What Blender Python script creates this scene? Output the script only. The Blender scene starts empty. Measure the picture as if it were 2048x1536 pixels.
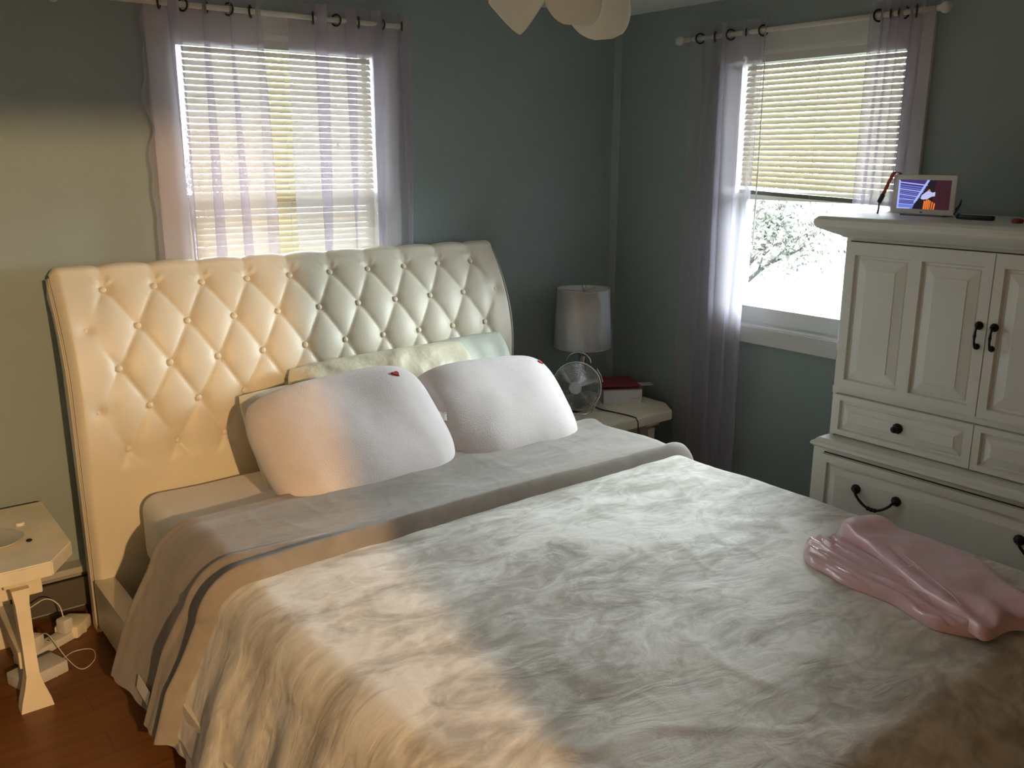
import bpy, bmesh, math, random
import numpy as np
from mathutils import Vector, Matrix, noise
random.seed(7)
PI = math.pi
sc = bpy.context.scene
C = sc.collection

# ------------------------------------------------------------------ camera
FPX = 1814.4
cam_d = bpy.data.cameras.new('camera')
cam_d.sensor_width = 36.0
cam_d.lens = FPX / 2048 * 36.0
cam_d.clip_start = 0.05
cam = bpy.data.objects.new('camera', cam_d)
C.objects.link(cam)
Rv = Vector((0.79094153, -0.61188436, 0.0030026))
Uv = Vector((0.14555043, 0.1929049, 0.97036219))
Fv = Vector((0.59432866, 0.76706273, -0.24163653))
m = Matrix((Rv, Uv, -Fv)).transposed().to_4x4()
m.translation = Vector((-3.51784, -3.63859, 1.73))
cam.matrix_world = m
sc.camera = cam

# ------------------------------------------------------------------ world, lights, exposure
world = bpy.data.worlds.new('world')
sc.world = world
world.use_nodes = True
bg = world.node_tree.nodes['Background']
bg.inputs[0].default_value = (0.86, 0.96, 1.0, 1)
bg.inputs[1].default_value = 50.0

def portal(name, loc, rot, sx, sy):
    d = bpy.data.lights.new(name, 'AREA')
    d.shape = 'RECTANGLE'; d.size = sx; d.size_y = sy
    d.cycles.is_portal = True
    o = bpy.data.objects.new(name, d); C.objects.link(o)
    o.location = loc; o.rotation_euler = rot
    return o
portal('portal_one', (-1.88, 0.20, 1.57), (-PI/2, 0, 0), 0.95, 1.35)
portal('portal_two', (0.20, -1.216, 1.57), (PI/2, 0, PI/2), 0.95, 1.35)

hl = bpy.data.lights.new('hall_bulb_light', 'POINT')
hl.energy = 800; hl.color = (1.0, 0.61, 0.28); hl.shadow_soft_size = 0.035
hlo = bpy.data.objects.new('hall_bulb_light', hl); C.objects.link(hlo)
hlo.location = (-3.37, -6.4, 2.33)

vs = sc.view_settings
vs.view_transform = 'Standard'; vs.look = 'None'; vs.gamma = 1.0
vs.exposure = 0.02
vs.use_curve_mapping = False
sc.cycles.max_bounces = 10
sc.cycles.diffuse_bounces = 6
sc.cycles.transparent_max_bounces = 24
sc.cycles.sample_clamp_indirect = 6.0
sc.cycles.use_denoising = True

# ------------------------------------------------------------------ materials
def mat(name, col, rough=0.6, metal=0.0, spec=0.5, noise_amt=0.0, noise_scale=8.0, bump=0.0, bump_scale=200.0,
        sheen=0.0, coat=0.0, trans=0.0, emis=None, emis_s=0.0):
    M = bpy.data.materials.new(name); M.use_nodes = True
    nt = M.node_tree; b = nt.nodes['Principled BSDF']
    b.inputs['Base Color'].default_value = (*col, 1)
    b.inputs['Roughness'].default_value = rough
    b.inputs['Metallic'].default_value = metal
    b.inputs['Specular IOR Level'].default_value = spec
    b.inputs['Sheen Weight'].default_value = sheen
    b.inputs['Coat Weight'].default_value = coat
    b.inputs['Transmission Weight'].default_value = trans
    if emis:
        b.inputs['Emission Color'].default_value = (*emis, 1)
        b.inputs['Emission Strength'].default_value = emis_s
    tc = nt.nodes.new('ShaderNodeTexCoord')
    n = nt.nodes.new('ShaderNodeTexNoise'); n.inputs['Scale'].default_value = noise_scale
    n.inputs['Detail'].default_value = 4
    nt.links.new(tc.outputs['Object'], n.inputs['Vector'])
    r = nt.nodes.new('ShaderNodeValToRGB')
    a = noise_amt
    r.color_ramp.elements[0].position = 0.3; r.color_ramp.elements[1].position = 0.7
    r.color_ramp.elements[0].color = (*[c * (1 - a) for c in col], 1)
    r.color_ramp.elements[1].color = (*[min(1, c * (1 + a)) for c in col], 1)
    nt.links.new(n.outputs['Fac'], r.inputs['Fac'])
    nt.links.new(r.outputs['Color'], b.inputs['Base Color'])
    if bump > 0:
        n2 = nt.nodes.new('ShaderNodeTexNoise'); n2.inputs['Scale'].default_value = bump_scale
        n2.inputs['Detail'].default_value = 3
        nt.links.new(tc.outputs['Object'], n2.inputs['Vector'])
        bm_ = nt.nodes.new('ShaderNodeBump'); bm_.inputs['Strength'].default_value = bump
        bm_.inputs['Distance'].default_value = 0.01
        nt.links.new(n2.outputs['Fac'], bm_.inputs['Height'])
        nt.links.new(bm_.outputs['Normal'], b.inputs['Normal'])
    return M

def mix_shader(name, transp, col, tcol=(1, 1, 1), tl_share=0.5):
    """transp: fraction let straight through; the rest is cloth that scatters half forward, half back"""
    M = bpy.data.materials.new(name); M.use_nodes = True
    nt = M.node_tree; nt.nodes.clear()
    out = nt.nodes.new('ShaderNodeOutputMaterial')
    tr = nt.nodes.new('ShaderNodeBsdfTransparent'); tr.inputs[0].default_value = (*tcol, 1)
    di = nt.nodes.new('ShaderNodeBsdfDiffuse'); di.inputs[0].default_value = (*col, 1)
    tl = nt.nodes.new('ShaderNodeBsdfTranslucent'); tl.inputs[0].default_value = (*col, 1)
    mx = nt.nodes.new('ShaderNodeMixShader'); mx.inputs[0].default_value = tl_share
    nt.links.new(di.outputs[0], mx.inputs[1]); nt.links.new(tl.outputs[0], mx.inputs[2])
    m2 = nt.nodes.new('ShaderNodeMixShader'); m2.inputs[0].default_value = 1 - transp
    nt.links.new(tr.outputs[0], m2.inputs[1]); nt.links.new(mx.outputs[0], m2.inputs[2])
    nt.links.new(m2.outputs[0], out.inputs[0])
    # fine woven threads vary the density a little
    tc = nt.nodes.new('ShaderNodeTexCoord')
    n = nt.nodes.new('ShaderNodeTexNoise'); n.inputs['Scale'].default_value = 60
    nt.links.new(tc.outputs['Object'], n.inputs['Vector'])
    mr = nt.nodes.new('ShaderNodeMapRange')
    mr.inputs['To Min'].default_value = 1 - transp - 0.012; mr.inputs['To Max'].default_value = 1 - transp + 0.012
    nt.links.new(n.outputs['Fac'], mr.inputs['Value']); nt.links.new(mr.outputs[0], m2.inputs[0])
    return M

def glass_mat(name, tint=(1, 1, 1), gl=0.05, rough=0.02):
    M = bpy.data.materials.new(name); M.use_nodes = True
    nt = M.node_tree; nt.nodes.clear()
    out = nt.nodes.new('ShaderNodeOutputMaterial')
    tr = nt.nodes.new('ShaderNodeBsdfTransparent'); tr.inputs[0].default_value = (*tint, 1)
    g = nt.nodes.new('ShaderNodeBsdfGlossy'); g.inputs['Roughness'].default_value = rough
    fr = nt.nodes.new('ShaderNodeFresnel'); fr.inputs[0].default_value = 1.45
    ad = nt.nodes.new('ShaderNodeMath'); ad.operation = 'ADD'; ad.inputs[1].default_value = gl
    nt.links.new(fr.outputs[0], ad.inputs[0])
    mx = nt.nodes.new('ShaderNodeMixShader')
    nt.links.new(ad.outputs[0], mx.inputs[0]); nt.links.new(tr.outputs[0], mx.inputs[1]); nt.links.new(g.outputs[0], mx.inputs[2])
    nt.links.new(mx.outputs[0], out.inputs[0])
    return M

def floor_mat():
    M = bpy.data.materials.new('wood_laminate_floor'); M.use_nodes = True
    nt = M.node_tree; b = nt.nodes['Principled BSDF']; b.inputs['Roughness'].default_value = 0.42
    tc = nt.nodes.new('ShaderNodeTexCoord')
    br = nt.nodes.new('ShaderNodeTexBrick')
    br.inputs['Color1'].default_value = (0.215, 0.082, 0.020, 1); br.inputs['Color2'].default_value = (0.195, 0.072, 0.018, 1)
    br.inputs['Mortar'].default_value = (0.13, 0.048, 0.014, 1)
    br.inputs['Scale'].default_value = 1.0; br.inputs['Mortar Size'].default_value = 0.0015
    br.inputs['Brick Width'].default_value = 1.2; br.inputs['Row Height'].default_value = 0.13
    nt.links.new(tc.outputs['Object'], br.inputs['Vector'])
    mp = nt.nodes.new('ShaderNodeMapping'); mp.inputs['Scale'].default_value = (3, 40, 3)
    nt.links.new(tc.outputs['Object'], mp.inputs['Vector'])
    n = nt.nodes.new('ShaderNodeTexNoise'); n.inputs['Scale'].default_value = 1.0; n.inputs['Detail'].default_value = 6
    nt.links.new(mp.outputs[0], n.inputs['Vector'])
    mx = nt.nodes.new('ShaderNodeMixRGB'); mx.blend_type = 'MULTIPLY'; mx.inputs[0].default_value = 0.6
    cr = nt.nodes.new('ShaderNodeValToRGB'); cr.color_ramp.elements[0].color = (0.55, 0.5, 0.45, 1)
    cr.color_ramp.elements[0].position = 0.3; cr.color_ramp.elements[1].position = 0.7
    nt.links.new(n.outputs['Fac'], cr.inputs[0])
    nt.links.new(br.outputs[0], mx.inputs[1]); nt.links.new(cr.outputs[0], mx.inputs[2])
    nt.links.new(mx.outputs[0], b.inputs['Base Color'])
    return M

def plush_mat(name, lo, hi, amt=1.0):
    """brushed nap: patches where the pile lies one way or the other"""
    M = bpy.data.materials.new(name); M.use_nodes = True
    nt = M.node_tree; b = nt.nodes['Principled BSDF']
    b.inputs['Roughness'].default_value = 0.75; b.inputs['Sheen Weight'].default_value = 0.35
    b.inputs['Sheen Roughness'].default_value = 0.4
    b.inputs['Specular IOR Level'].default_value = 0.3
    tc = nt.nodes.new('ShaderNodeTexCoord')
    mp = nt.nodes.new('ShaderNodeMapping'); mp.inputs['Rotation'].default_value = (0, 0, 0.5); mp.inputs['Scale'].default_value = (1.0, 2.0, 1.0)
    nt.links.new(tc.outputs['Object'], mp.inputs['Vector'])
    n1 = nt.nodes.new('ShaderNodeTexNoise'); n1.inputs['Scale'].default_value = 2.6; n1.inputs['Detail'].default_value = 5
    n1.inputs['Roughness'].default_value = 0.55; n1.inputs['Distortion'].default_value = 1.1
    nt.links.new(mp.outputs[0], n1.inputs['Vector'])
    n2 = nt.nodes.new('ShaderNodeTexNoise'); n2.inputs['Scale'].default_value = 7.0; n2.inputs['Detail'].default_value = 3
    n2.inputs['Distortion'].default_value = 2.2
    nt.links.new(mp.outputs[0], n2.inputs['Vector'])
    ad = nt.nodes.new('ShaderNodeMath'); ad.operation = 'MULTIPLY_ADD'; ad.inputs[1].default_value = 0.45
    nt.links.new(n2.outputs['Fac'], ad.inputs[0]); nt.links.new(n1.outputs['Fac'], ad.inputs[2])
    cr = nt.nodes.new('ShaderNodeValToRGB')
    cr.color_ramp.elements[0].position = 0.58; cr.color_ramp.elements[1].position = 0.84
    cr.color_ramp.elements[0].color = (*lo, 1); cr.color_ramp.elements[1].color = (*hi, 1)
    nt.links.new(ad.outputs[0], cr.inputs[0]); nt.links.new(cr.outputs[0], b.inputs['Base Color'])
    bp = nt.nodes.new('ShaderNodeBump'); bp.inputs['Strength'].default_value = 0.35 * amt; bp.inputs['Distance'].default_value = 0.02
    nt.links.new(ad.outputs[0], bp.inputs['Height'])
    n3 = nt.nodes.new('ShaderNodeTexNoise'); n3.inputs['Scale'].default_value = 350
    nt.links.new(tc.outputs['Object'], n3.inputs['Vector'])
    b2 = nt.nodes.new('ShaderNodeBump'); b2.inputs['Strength'].default_value = 0.15; b2.inputs['Distance'].default_value = 0.004
    nt.links.new(n3.outputs['Fac'], b2.inputs['Height']); nt.links.new(bp.outputs[0], b2.inputs['Normal'])
    nt.links.new(b2.outputs[0], b.inputs['Normal'])
    return M

WALL = mat('sage_wall_paint', (0.272, 0.338, 0.330), 0.7, noise_amt=0.02, bump=0.08, bump_scale=150)
CEIL = mat('ceiling_paint', (0.76, 0.77, 0.76), 0.8, noise_amt=0.02)
TRIM = mat('white_trim_paint', (0.62, 0.63, 0.60), 0.45, noise_amt=0.02)
VINYL = mat('white_window_vinyl', (0.72, 0.74, 0.72), 0.4, noise_amt=0.01)
FLOOR = floor_mat()
LEATHER = mat('cream_upholstery', (0.72, 0.67, 0.54), 0.40, spec=0.45, noise_amt=0.03, noise_scale=5, bump=0.12, bump_scale=260)
PIPING = mat('cream_piping', (0.52, 0.48, 0.40), 0.5, noise_amt=0.03)
SHEET = mat('white_bed_sheet', (0.86, 0.83, 0.78), 0.8, noise_amt=0.04, noise_scale=3, bump=0.1, bump_scale=14)
PLUSHW = mat('white_fleece', (0.69, 0.63, 0.62), 0.9, sheen=0.4, noise_amt=0.03, noise_scale=20, bump=0.25, bump_scale=260)
CREAMC = mat('cream_satin_case', (0.78, 0.72, 0.54), 0.45, sheen=0.2, noise_amt=0.03, bump=0.9, bump_scale=14)
MINTC = mat('pale_mint_case', (0.66, 0.70, 0.60), 0.6, noise_amt=0.03, bump=0.2, bump_scale=14)
RED = mat('red_thread', (0.42, 0.03, 0.025), 0.7, noise_amt=0.1)
LABELW = mat('white_satin_label', (0.8, 0.77, 0.7), 0.4, noise_amt=0.03)
PLUSH = plush_mat('greige_plush_pile', (0.44, 0.41, 0.35), (0.80, 0.78, 0.72))
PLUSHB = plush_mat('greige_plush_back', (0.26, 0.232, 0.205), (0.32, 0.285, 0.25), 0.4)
PINK = mat('pink_satin', (0.72, 0.48, 0.52), 0.3, spec=0.7, noise_amt=0.05, noise_scale=10, sheen=0.2, bump=0.15, bump_scale=12)
NSTAND = mat('cream_distressed_wood', (0.80, 0.74, 0.58), 0.5, noise_amt=0.12, noise_scale=6, bump=0.1, bump_scale=30)
ARM = mat('white_armoire_paint', (0.66, 0.67, 0.62), 0.5, noise_amt=0.03, noise_scale=5)
GAP = mat('dark_gap', (0.03, 0.025, 0.015), 0.9, noise_amt=0.1)
IRON = mat('black_iron', (0.012, 0.012, 0.014), 0.45, metal=0.4, noise_amt=0.2, noise_scale=60)
CHROME = mat('chrome', (0.72, 0.74, 0.76), 0.12, metal=1.0, noise_amt=0.02)
STEELW = mat('brushed_steel', (0.5, 0.52, 0.53), 0.3, metal=1.0, noise_amt=0.04)
SHADE = mix_shader('lamp_shade_linen', 0.0, (0.94, 0.94, 0.95), tl_share=0.25)
PLASTICWRAP = glass_mat('clear_wrap', (0.99, 0.99, 0.99), 0.03, 0.08)
WHITEPL = mat('white_plastic', (0.70, 0.70, 0.67), 0.35, noise_amt=0.02)
WBOX = mat('white_card_box', (0.60, 0.60, 0.60), 0.6, noise_amt=0.02)
GREYINK = mat('grey_ink', (0.2, 0.2, 0.21), 0.7, noise_amt=0.05)
MAROON = mat('maroon_cover', (0.26, 0.035, 0.05), 0.5, noise_amt=0.08)
DKRED = mat('dark_recess', (0.05, 0.008, 0.012), 0.8, noise_amt=0.05)
PAGES = mat('page_edges', (0.6, 0.57, 0.5), 0.8, noise_amt=0.06, noise_scale=40)
BLACKPL = mat('black_plastic', (0.012, 0.012, 0.013), 0.4, noise_amt=0.05)
REDW = mat('red_webbing', (0.45, 0.05, 0.03), 0.7, noise_amt=0.1)
BLADEM = mat('dark_blade', (0.16, 0.17, 0.18), 0.35, metal=0.6, noise_amt=0.04)
FANHUB = mat('pale_blue_hub', (0.55, 0.62, 0.72), 0.4, noise_amt=0.02)
SLAT = mix_shader('cream_blind_slat', 0.0, (0.60, 0.54, 0.40), tl_share=0.048)
DRAIL = mat('blind_bottom_rail', (0.17, 0.17, 0.13), 0.5, noise_amt=0.04)
SHEER = mix_shader('lavender_grey_sheer', 0.60, (0.60, 0.565, 0.64), tcol=(0.97, 0.95, 1.0), tl_share=0.5)
GROM = mat('bronze_grommet', (0.05, 0.045, 0.035), 0.35, metal=0.8, noise_amt=0.1)
RODM = mat('white_curtain_rod', (0.6, 0.58, 0.52), 0.4, noise_amt=0.02)
FROST = mix_shader('cream_frosted_glass', 0.0, (0.92, 0.91, 0.84), tl_share=0.45)
BRASS = mat('satin_nickel', (0.5, 0.47, 0.42), 0.3, metal=1.0, noise_amt=0.03)
PANE = glass_mat('window_glass', (0.97, 0.98, 0.97), 0.0)
HEAT_SHADED = mat('shaded_heater_enamel', (0.10, 0.09, 0.07), 0.5, noise_amt=0.08)  # heater enamel with the shadow behind the nightstand put into its colour
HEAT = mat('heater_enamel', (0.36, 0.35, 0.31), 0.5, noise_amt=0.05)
HWALL = mat('hall_wall_paint', (0.16, 0.13, 0.10), 0.8, noise_amt=0.02)
GRASS = mat('lawn_grass', (0.019, 0.0205, 0.0135), 0.9, noise_amt=0.3, noise_scale=2)
BARK = mat('grey_bark', (0.017, 0.016, 0.015), 0.9, noise_amt=0.2, noise_scale=10)
LEAF = mat('spring_leaf', (0.036, 0.038, 0.025), 0.7, noise_amt=0.25, noise_scale=3)
EAVE = mat('tan_soffit', (0.05, 0.04, 0.026), 0.7, noise_amt=0.04)
DISHG = mat('dish_glaze', (0.55, 0.52, 0.46), 0.12, coat=1.0, noise_amt=0.02)

# ------------------------------------------------------------------ object helpers
def link_mesh(name, verts, faces, material, parent=None, smooth=False, mats=None, fmats=None, loc=None):
    me = bpy.data.meshes.new(name)
    me.from_pydata([tuple(v) for v in verts], [], [tuple(f) for f in faces])
    for mm in (mats or [material]): me.materials.append(mm)
    if fmats: me.polygons.foreach_set('material_index', fmats)
    if smooth: me.polygons.foreach_set('use_smooth', [True] * len(me.polygons))
    me.update()
    o = bpy.data.objects.new(name, me); C.objects.link(o)
    if loc is not None: o.location = loc
    if parent is not None: o.parent = parent
    return o

class MB:
    """collects shapes into one mesh"""
    def __init__(s): s.v = []; s.f = []; s.fm = []; s.mi = 0
    def add(s, vs, fs):
        n = len(s.v); s.v += [Vector(v) for v in vs]; s.f += [[i + n for i in f] for f in fs]; s.fm += [s.mi] * len(fs)
        return s
    def box(s, x0, x1, y0, y1, z0, z1, bev=0.0):
        if x0 > x1: x0, x1 = x1, x0
        if y0 > y1: y0, y1 = y1, y0
        if z0 > z1: z0, z1 = z1, z0
        if bev <= 0:
            v = [(x, y, z) for z in (z0, z1) for (x, y) in ((x0, y0), (x1, y0), (x1, y1), (x0, y1))]
            return s.add(v, [(3, 2, 1, 0), (4, 5, 6, 7), (0, 1, 5, 4), (1, 2, 6, 5), (2, 3, 7, 6), (3, 0, 4, 7)])
        b = bmesh.new(); bmesh.ops.create_cube(b, size=1)
        for v in b.verts:
            v.co = Vector((x0 + (v.co.x + .5) * (x1 - x0), y0 + (v.co.y + .5) * (y1 - y0), z0 + (v.co.z + .5) * (z1 - z0)))
        bmesh.ops.bevel(b, geom=list(b.edges), offset=bev, segments=2, affect='EDGES', profile=0.6)
        b.verts.index_update()
        vs_ = [v.co.copy() for v in b.verts]; fs = [[v.index for v in f.verts] for f in b.faces]
        b.free(); return s.add(vs_, fs)
    def prism(s, pts, axis, a0, a1):
        """pts: 2D outline; extruded along axis (0,1,2) from a0 to a1"""
        n = len(pts)
        def mk(p, a):
            q = list(p); q.insert(axis, a); return q
        v = [mk(p, a0) for p in pts] + [mk(p, a1) for p in pts]
        f = [list(range(n - 1, -1, -1)), list(range(n, 2 * n))] + [[i, (i + 1) % n, (i + 1) % n + n, i + n] for i in range(n)]
        return s.add(v, f)
    def tube(s, pts, r, n=8, closed=False, caps=True):
        pts = [Vector(p) for p in pts]; m_ = len(pts)
        rr = r if isinstance(r, (list, tuple)) else [r] * m_
        vs_ = []; up = None
        for i, p in enumerate(pts):
            if closed: t = pts[(i + 1) % m_] - pts[i - 1]
            else: t = pts[min(i + 1, m_ - 1)] - pts[max(i - 1, 0)]
            t = t.normalized() if t.length > 1e-9 else Vector((0, 0, 1))
            if up is None:
                up = Vector((0, 0, 1)) if abs(t.z) < 0.9 else Vector((1, 0, 0))
            a = (up - t * up.dot(t)).normalized(); up = a; b = t.cross(a)
            for k in range(n):
                an = 2 * PI * k / n
                vs_.append(p + (a * math.cos(an) + b * math.sin(an)) * rr[i])
        fs = []
        for i in range(m_ if closed else m_ - 1):
            j = (i + 1) % m_
            for k in range(n):
                k2 = (k + 1) % n
                fs.append([i * n + k, i * n + k2, j * n + k2, j * n + k])
        if not closed and caps:
            fs.append(list(range(n - 1, -1, -1))); fs.append([(m_ - 1) * n + k for k in range(n)])
        return s.add(vs_, fs)
    def lathe(s, prof, n=32, center=(0, 0, 0), axis=Vector((0, 0, 1)), cap=True):
        """prof: list of (r, h) along axis"""
        axis = Vector(axis).normalized(); a = axis.orthogonal().normalized(); b = axis.cross(a); c = Vector(center)
        vs_ = []; 
        for (r_, h_) in prof:
            for k in range(n):
                an = 2 * PI * k / n
                vs_.append(c + axis * h_ + (a * math.cos(an) + b * math.sin(an)) * r_)
        fs = [[i * n + k, i * n + (k + 1) % n, (i + 1) * n + (k + 1) % n, (i + 1) * n + k] for i in range(len(prof) - 1) for k in range(n)]
        if cap:
            if prof[0][0] > 1e-5: fs.append(list(range(n - 1, -1, -1)))
            if prof[-1][0] > 1e-5: fs.append([(len(prof) - 1) * n + k for k in range(n)])
        return s.add(vs_, fs)
    def sphere(s, c, r, n=16, sc_=(1, 1, 1)):
        prof = []
        m_ = n // 2
        vs_ = []; 
        for i in range(m_ + 1):
            th = PI * i / m_
            for k in range(n):
                an = 2 * PI * k / n
                vs_.append((c[0] + r * sc_[0] * math.sin(th) * math.cos(an), c[1] + r * sc_[1] * math.sin(th) * math.sin(an), c[2] + r * sc_[2] * math.cos(th)))
        fs = [[i * n + k, i * n + (k + 1) % n, (i + 1) * n + (k + 1) % n, (i + 1) * n + k] for i in range(m_) for k in range(n)]
        return s.add(vs_, fs)
    def build(s, name, material, parent=None, smooth=False, mats=None, loc=None):
        o = link_mesh(name, s.v, s.f, material, parent, smooth, mats, s.fm if mats else None)
        if loc is not None:
            o.location = loc
        return o

def autosmooth(o, ang=40):
    me = o.data
    me.polygons.foreach_set('use_smooth', [True] * len(me.polygons))
    try: me.set_sharp_from_angle(angle=math.radians(ang))
    except Exception: pass
    return o

def tag(o, label=None, cat=None, group=None, kind=None):
    if label: o['label'] = label
    if cat: o['category'] = cat
    if group: o['group'] = group
    if kind: o['kind'] = kind
    return o

def empty(name, loc=(0, 0, 0)):
    o = bpy.data.objects.new(name, None); C.objects.link(o); o.location = loc; o.empty_display_size = 0.05
    return o

def thing(name, label, cat, loc=(0, 0, 0), group=None):
    return tag(empty(name, loc), label, cat, group)

def put(o, parent):
    """parent built in world coordinates: keep it where it is"""
    o.parent = parent
    o.matrix_parent_inverse = Matrix.Translation(-Vector(parent.location))
    return o

def part(mb, name, material, parent, smooth=False, mats=None, auto=None):
    o = mb.build(name, material, None, smooth, mats)
    if auto: autosmooth(o, auto)
    base = parent
    off = Vector((0, 0, 0)); q = parent
    while q is not None:
        off += Vector(q.location); q = q.parent
    # parents here carry translation only
    o.parent = parent
    o.location = -off
    # re-centre the data so that the object sits at its own place
    me = o.data
    n = len(me.vertices); co = np.empty(n * 3, 'f'); me.vertices.foreach_get('co', co); co = co.reshape(-1, 3)
    c = (co.min(0) + co.max(0)) / 2
    me.vertices.foreach_set('co', (co - c).ravel()); me.update()
    o.location = Vector(c.tolist()) - off
    return o

def solo(mb, name, material, label, cat, group=None, smooth=False, auto=None, kind=None, mats=None):
    o = mb.build(name, material, None, smooth, mats)
    if auto: autosmooth(o, auto)
    me = o.data
    n = len(me.vertices); co = np.empty(n * 3, 'f'); me.vertices.foreach_get('co', co); co = co.reshape(-1, 3)
    c = (co.min(0) + co.max(0)) / 2; c[2] = co[:, 2].min()
    me.vertices.foreach_set('co', (co - c).ravel()); me.update()
    o.location = Vector(c.tolist())
    return tag(o, label, cat, group, kind)

def struct(mb, name, material, smooth=False):
    return tag(mb.build(name, material, None, smooth), kind='structure')

def grid_faces(nu, nv, off=0, wrap_u=False):
    f = []
    for i in range(nu if wrap_u else nu - 1):
        i2 = (i + 1) % nu
        for j in range(nv - 1):
            f.append((off + i * nv + j, off + i2 * nv + j, off + i2 * nv + j + 1, off + i * nv + j + 1))
    return f

# ================================================================== ROOM
H = 2.44
XL, YB = -4.35, -4.60          # left wall, back wall
W1X = (-2.325, -1.445); W2Y = (-0.800, -1.632); WZ = (0.955, 2.20)   # window openings
b = MB().box(XL - .1, .15, YB - .1, .15, -0.10, 0.0); struct(b, 'floor', FLOOR)
b = MB().box(XL - .1, .15, YB - .1, .15, H, H + 0.10); struct(b, 'ceiling', CEIL)
b = MB()
b.box(XL - .1, W1X[0], 0, .15, 0, H).box(W1X[1], .15, 0, .15, 0, H).box(W1X[0], W1X[1], 0, .15, 0, WZ[0]).box(W1X[0], W1X[1], 0, .15, WZ[1], H)
struct(b, 'wall_head', WALL)
b = MB()
b.box(0, .15, W2Y[0], 0, 0, H).box(0, .15, YB - .1, W2Y[1], 0, H).box(0, .15, W2Y[1], W2Y[0], 0, WZ[0]).box(0, .15, W2Y[1], W2Y[0], WZ[1], H)
struct(b, 'wall_right', WALL)
b = MB().box(XL - .1, XL, YB - .1, 0, 0, H); struct(b, 'wall_left', WALL)
DX0, DX1, DZ = -3.85, -2.96, 2.20
b = MB().box(XL, DX0, YB - .1, YB, 0, H).box(DX1, 0, YB - .1, YB, 0, H).box(DX0, DX1, YB - .1, YB, DZ, H)
struct(b, 'wall_back', WALL)
b = MB()
for (a0, a1) in ((DX0 - .07, DX0), (DX1, DX1 + .07)): b.box(a0, a1, YB - .002, YB + .015, 0, DZ + .07)
b.box(DX0, DX1, YB - .002, YB + .015, DZ, DZ + .07)
struct(b, 'trim_1', TRIM)
# the lit hall beyond the door
b = MB().box(-4.9, -2.3, -7.4, YB - .1, -0.10, 0.0); struct(b, 'floor_hall', FLOOR)
b = MB().box(-4.9, -2.3, -7.4, YB - .1, H, H + .1); struct(b, 'ceiling_hall', CEIL)
b = MB().box(-5.0, -4.9, -7.4, YB - .1, 0, H).box(-2.3, -2.2, -7.4, YB - .1, 0, H).box(-5.0, -2.2, -7.5, -7.4, 0, H).box(-5.0, XL - .1, YB - .2, YB - .1, 0, H)
struct(b, 'wall_hall', HWALL)
# corner bead between the two seen walls
b = MB().prism([(-.028, 0), (0, 0), (0, -.028), (-.010, -.020), (-.020, -.010)], 2, 0, H)
struct(b, 'trim_2', WALL)

# ------------------------------------------------------------------ windows
def window(name, W, to_world, wide):
    """built in wall coordinates: u along wall, d depth (positive outward), z up; to_world maps (u, d, z)"""
    root = empty(name, to_world(((W[0] + W[1]) / 2), 0.0, WZ[0])); tag(root, kind='structure')
    def bx(mb, u0, u1, d0, d1, z0, z1, bev=0):
        p = to_world(u0, d0, z0); q = to_world(u1, d1, z1)
        mb.box(p[0], q[0], p[1], q[1], p[2], q[2], bev)
    u0, u1 = W
    cw = 0.092
    mb = MB()
    bx(mb, u0 - cw, u0, -.018, 0, WZ[0] + .0005, WZ[1] + .09, .003)
    bx(mb, u1, u1 + cw, -.018, 0, WZ[0] + .0005, WZ[1] + .09, .003)
    bx(mb, u0, u1, -.018, 0, WZ[1], WZ[1] + .09, .003)
    part(mb, 'window_casing', TRIM, root)
    mb = MB()
    bx(mb, u0 - cw, u1 + cw, -.020, -.0005, WZ[0] - .078, WZ[0] + .0, .003)
    bx(mb, u0 + .018, u1 - .018, -.012, .044, WZ[0] - .010, WZ[0] + .006, .002)
    part(mb, 'window_sill', TRIM, root)
    mb = MB()   # jamb liner
    bx(mb, u0, u0 + .018, -.002, .14, WZ[0], WZ[1]); bx(mb, u1 - .018, u1, -.002, .14, WZ[0], WZ[1])
    bx(mb, u0 + .018, u1 - .018, -.002, .14, WZ[1] - .018, WZ[1]); bx(mb, u0 + .018, u1 - .018, .044, .14, WZ[0], WZ[0] + .012)
    part(mb, 'jamb_liner', VINYL, root)
    zm = 1.565
    a, c = u0 + .018, u1 - .018
    def sash(z0, z1, d, rb, rt, nm):
        mb = MB(); st = .032 if nm == 'lower_sash' else .014
        bx(mb, a, a + st, d, d + .03, z0, z1, .003); bx(mb, c - st, c, d, d + .03, z0, z1, .003)
        bx(mb, a + st, c - st, d, d + .03, z0, z0 + rb, .003); bx(mb, a + st, c - st, d, d + .03, z1 - rt, z1, .003)
        o = part(mb, nm, VINYL, root)
        mb = MB(); bx(mb, a + st - .004, c - st + .004, d + .013, d + .017, z0 + rb - .004, z1 - rt + .004)
        part(mb, 'pane', PANE, o)
    sash(WZ[0] + .012, zm + .02, .045, .075, .04, 'lower_sash')
    sash(zm - .02, WZ[1] - .018, .080, .04, .03, 'upper_sash')
    return root
window('window_1', W1X, lambda u, d, z: (u, d, z), 1)
window('window_2', (W2Y[1], W2Y[0]), lambda u, d, z: (d, u, z), 1)

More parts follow.
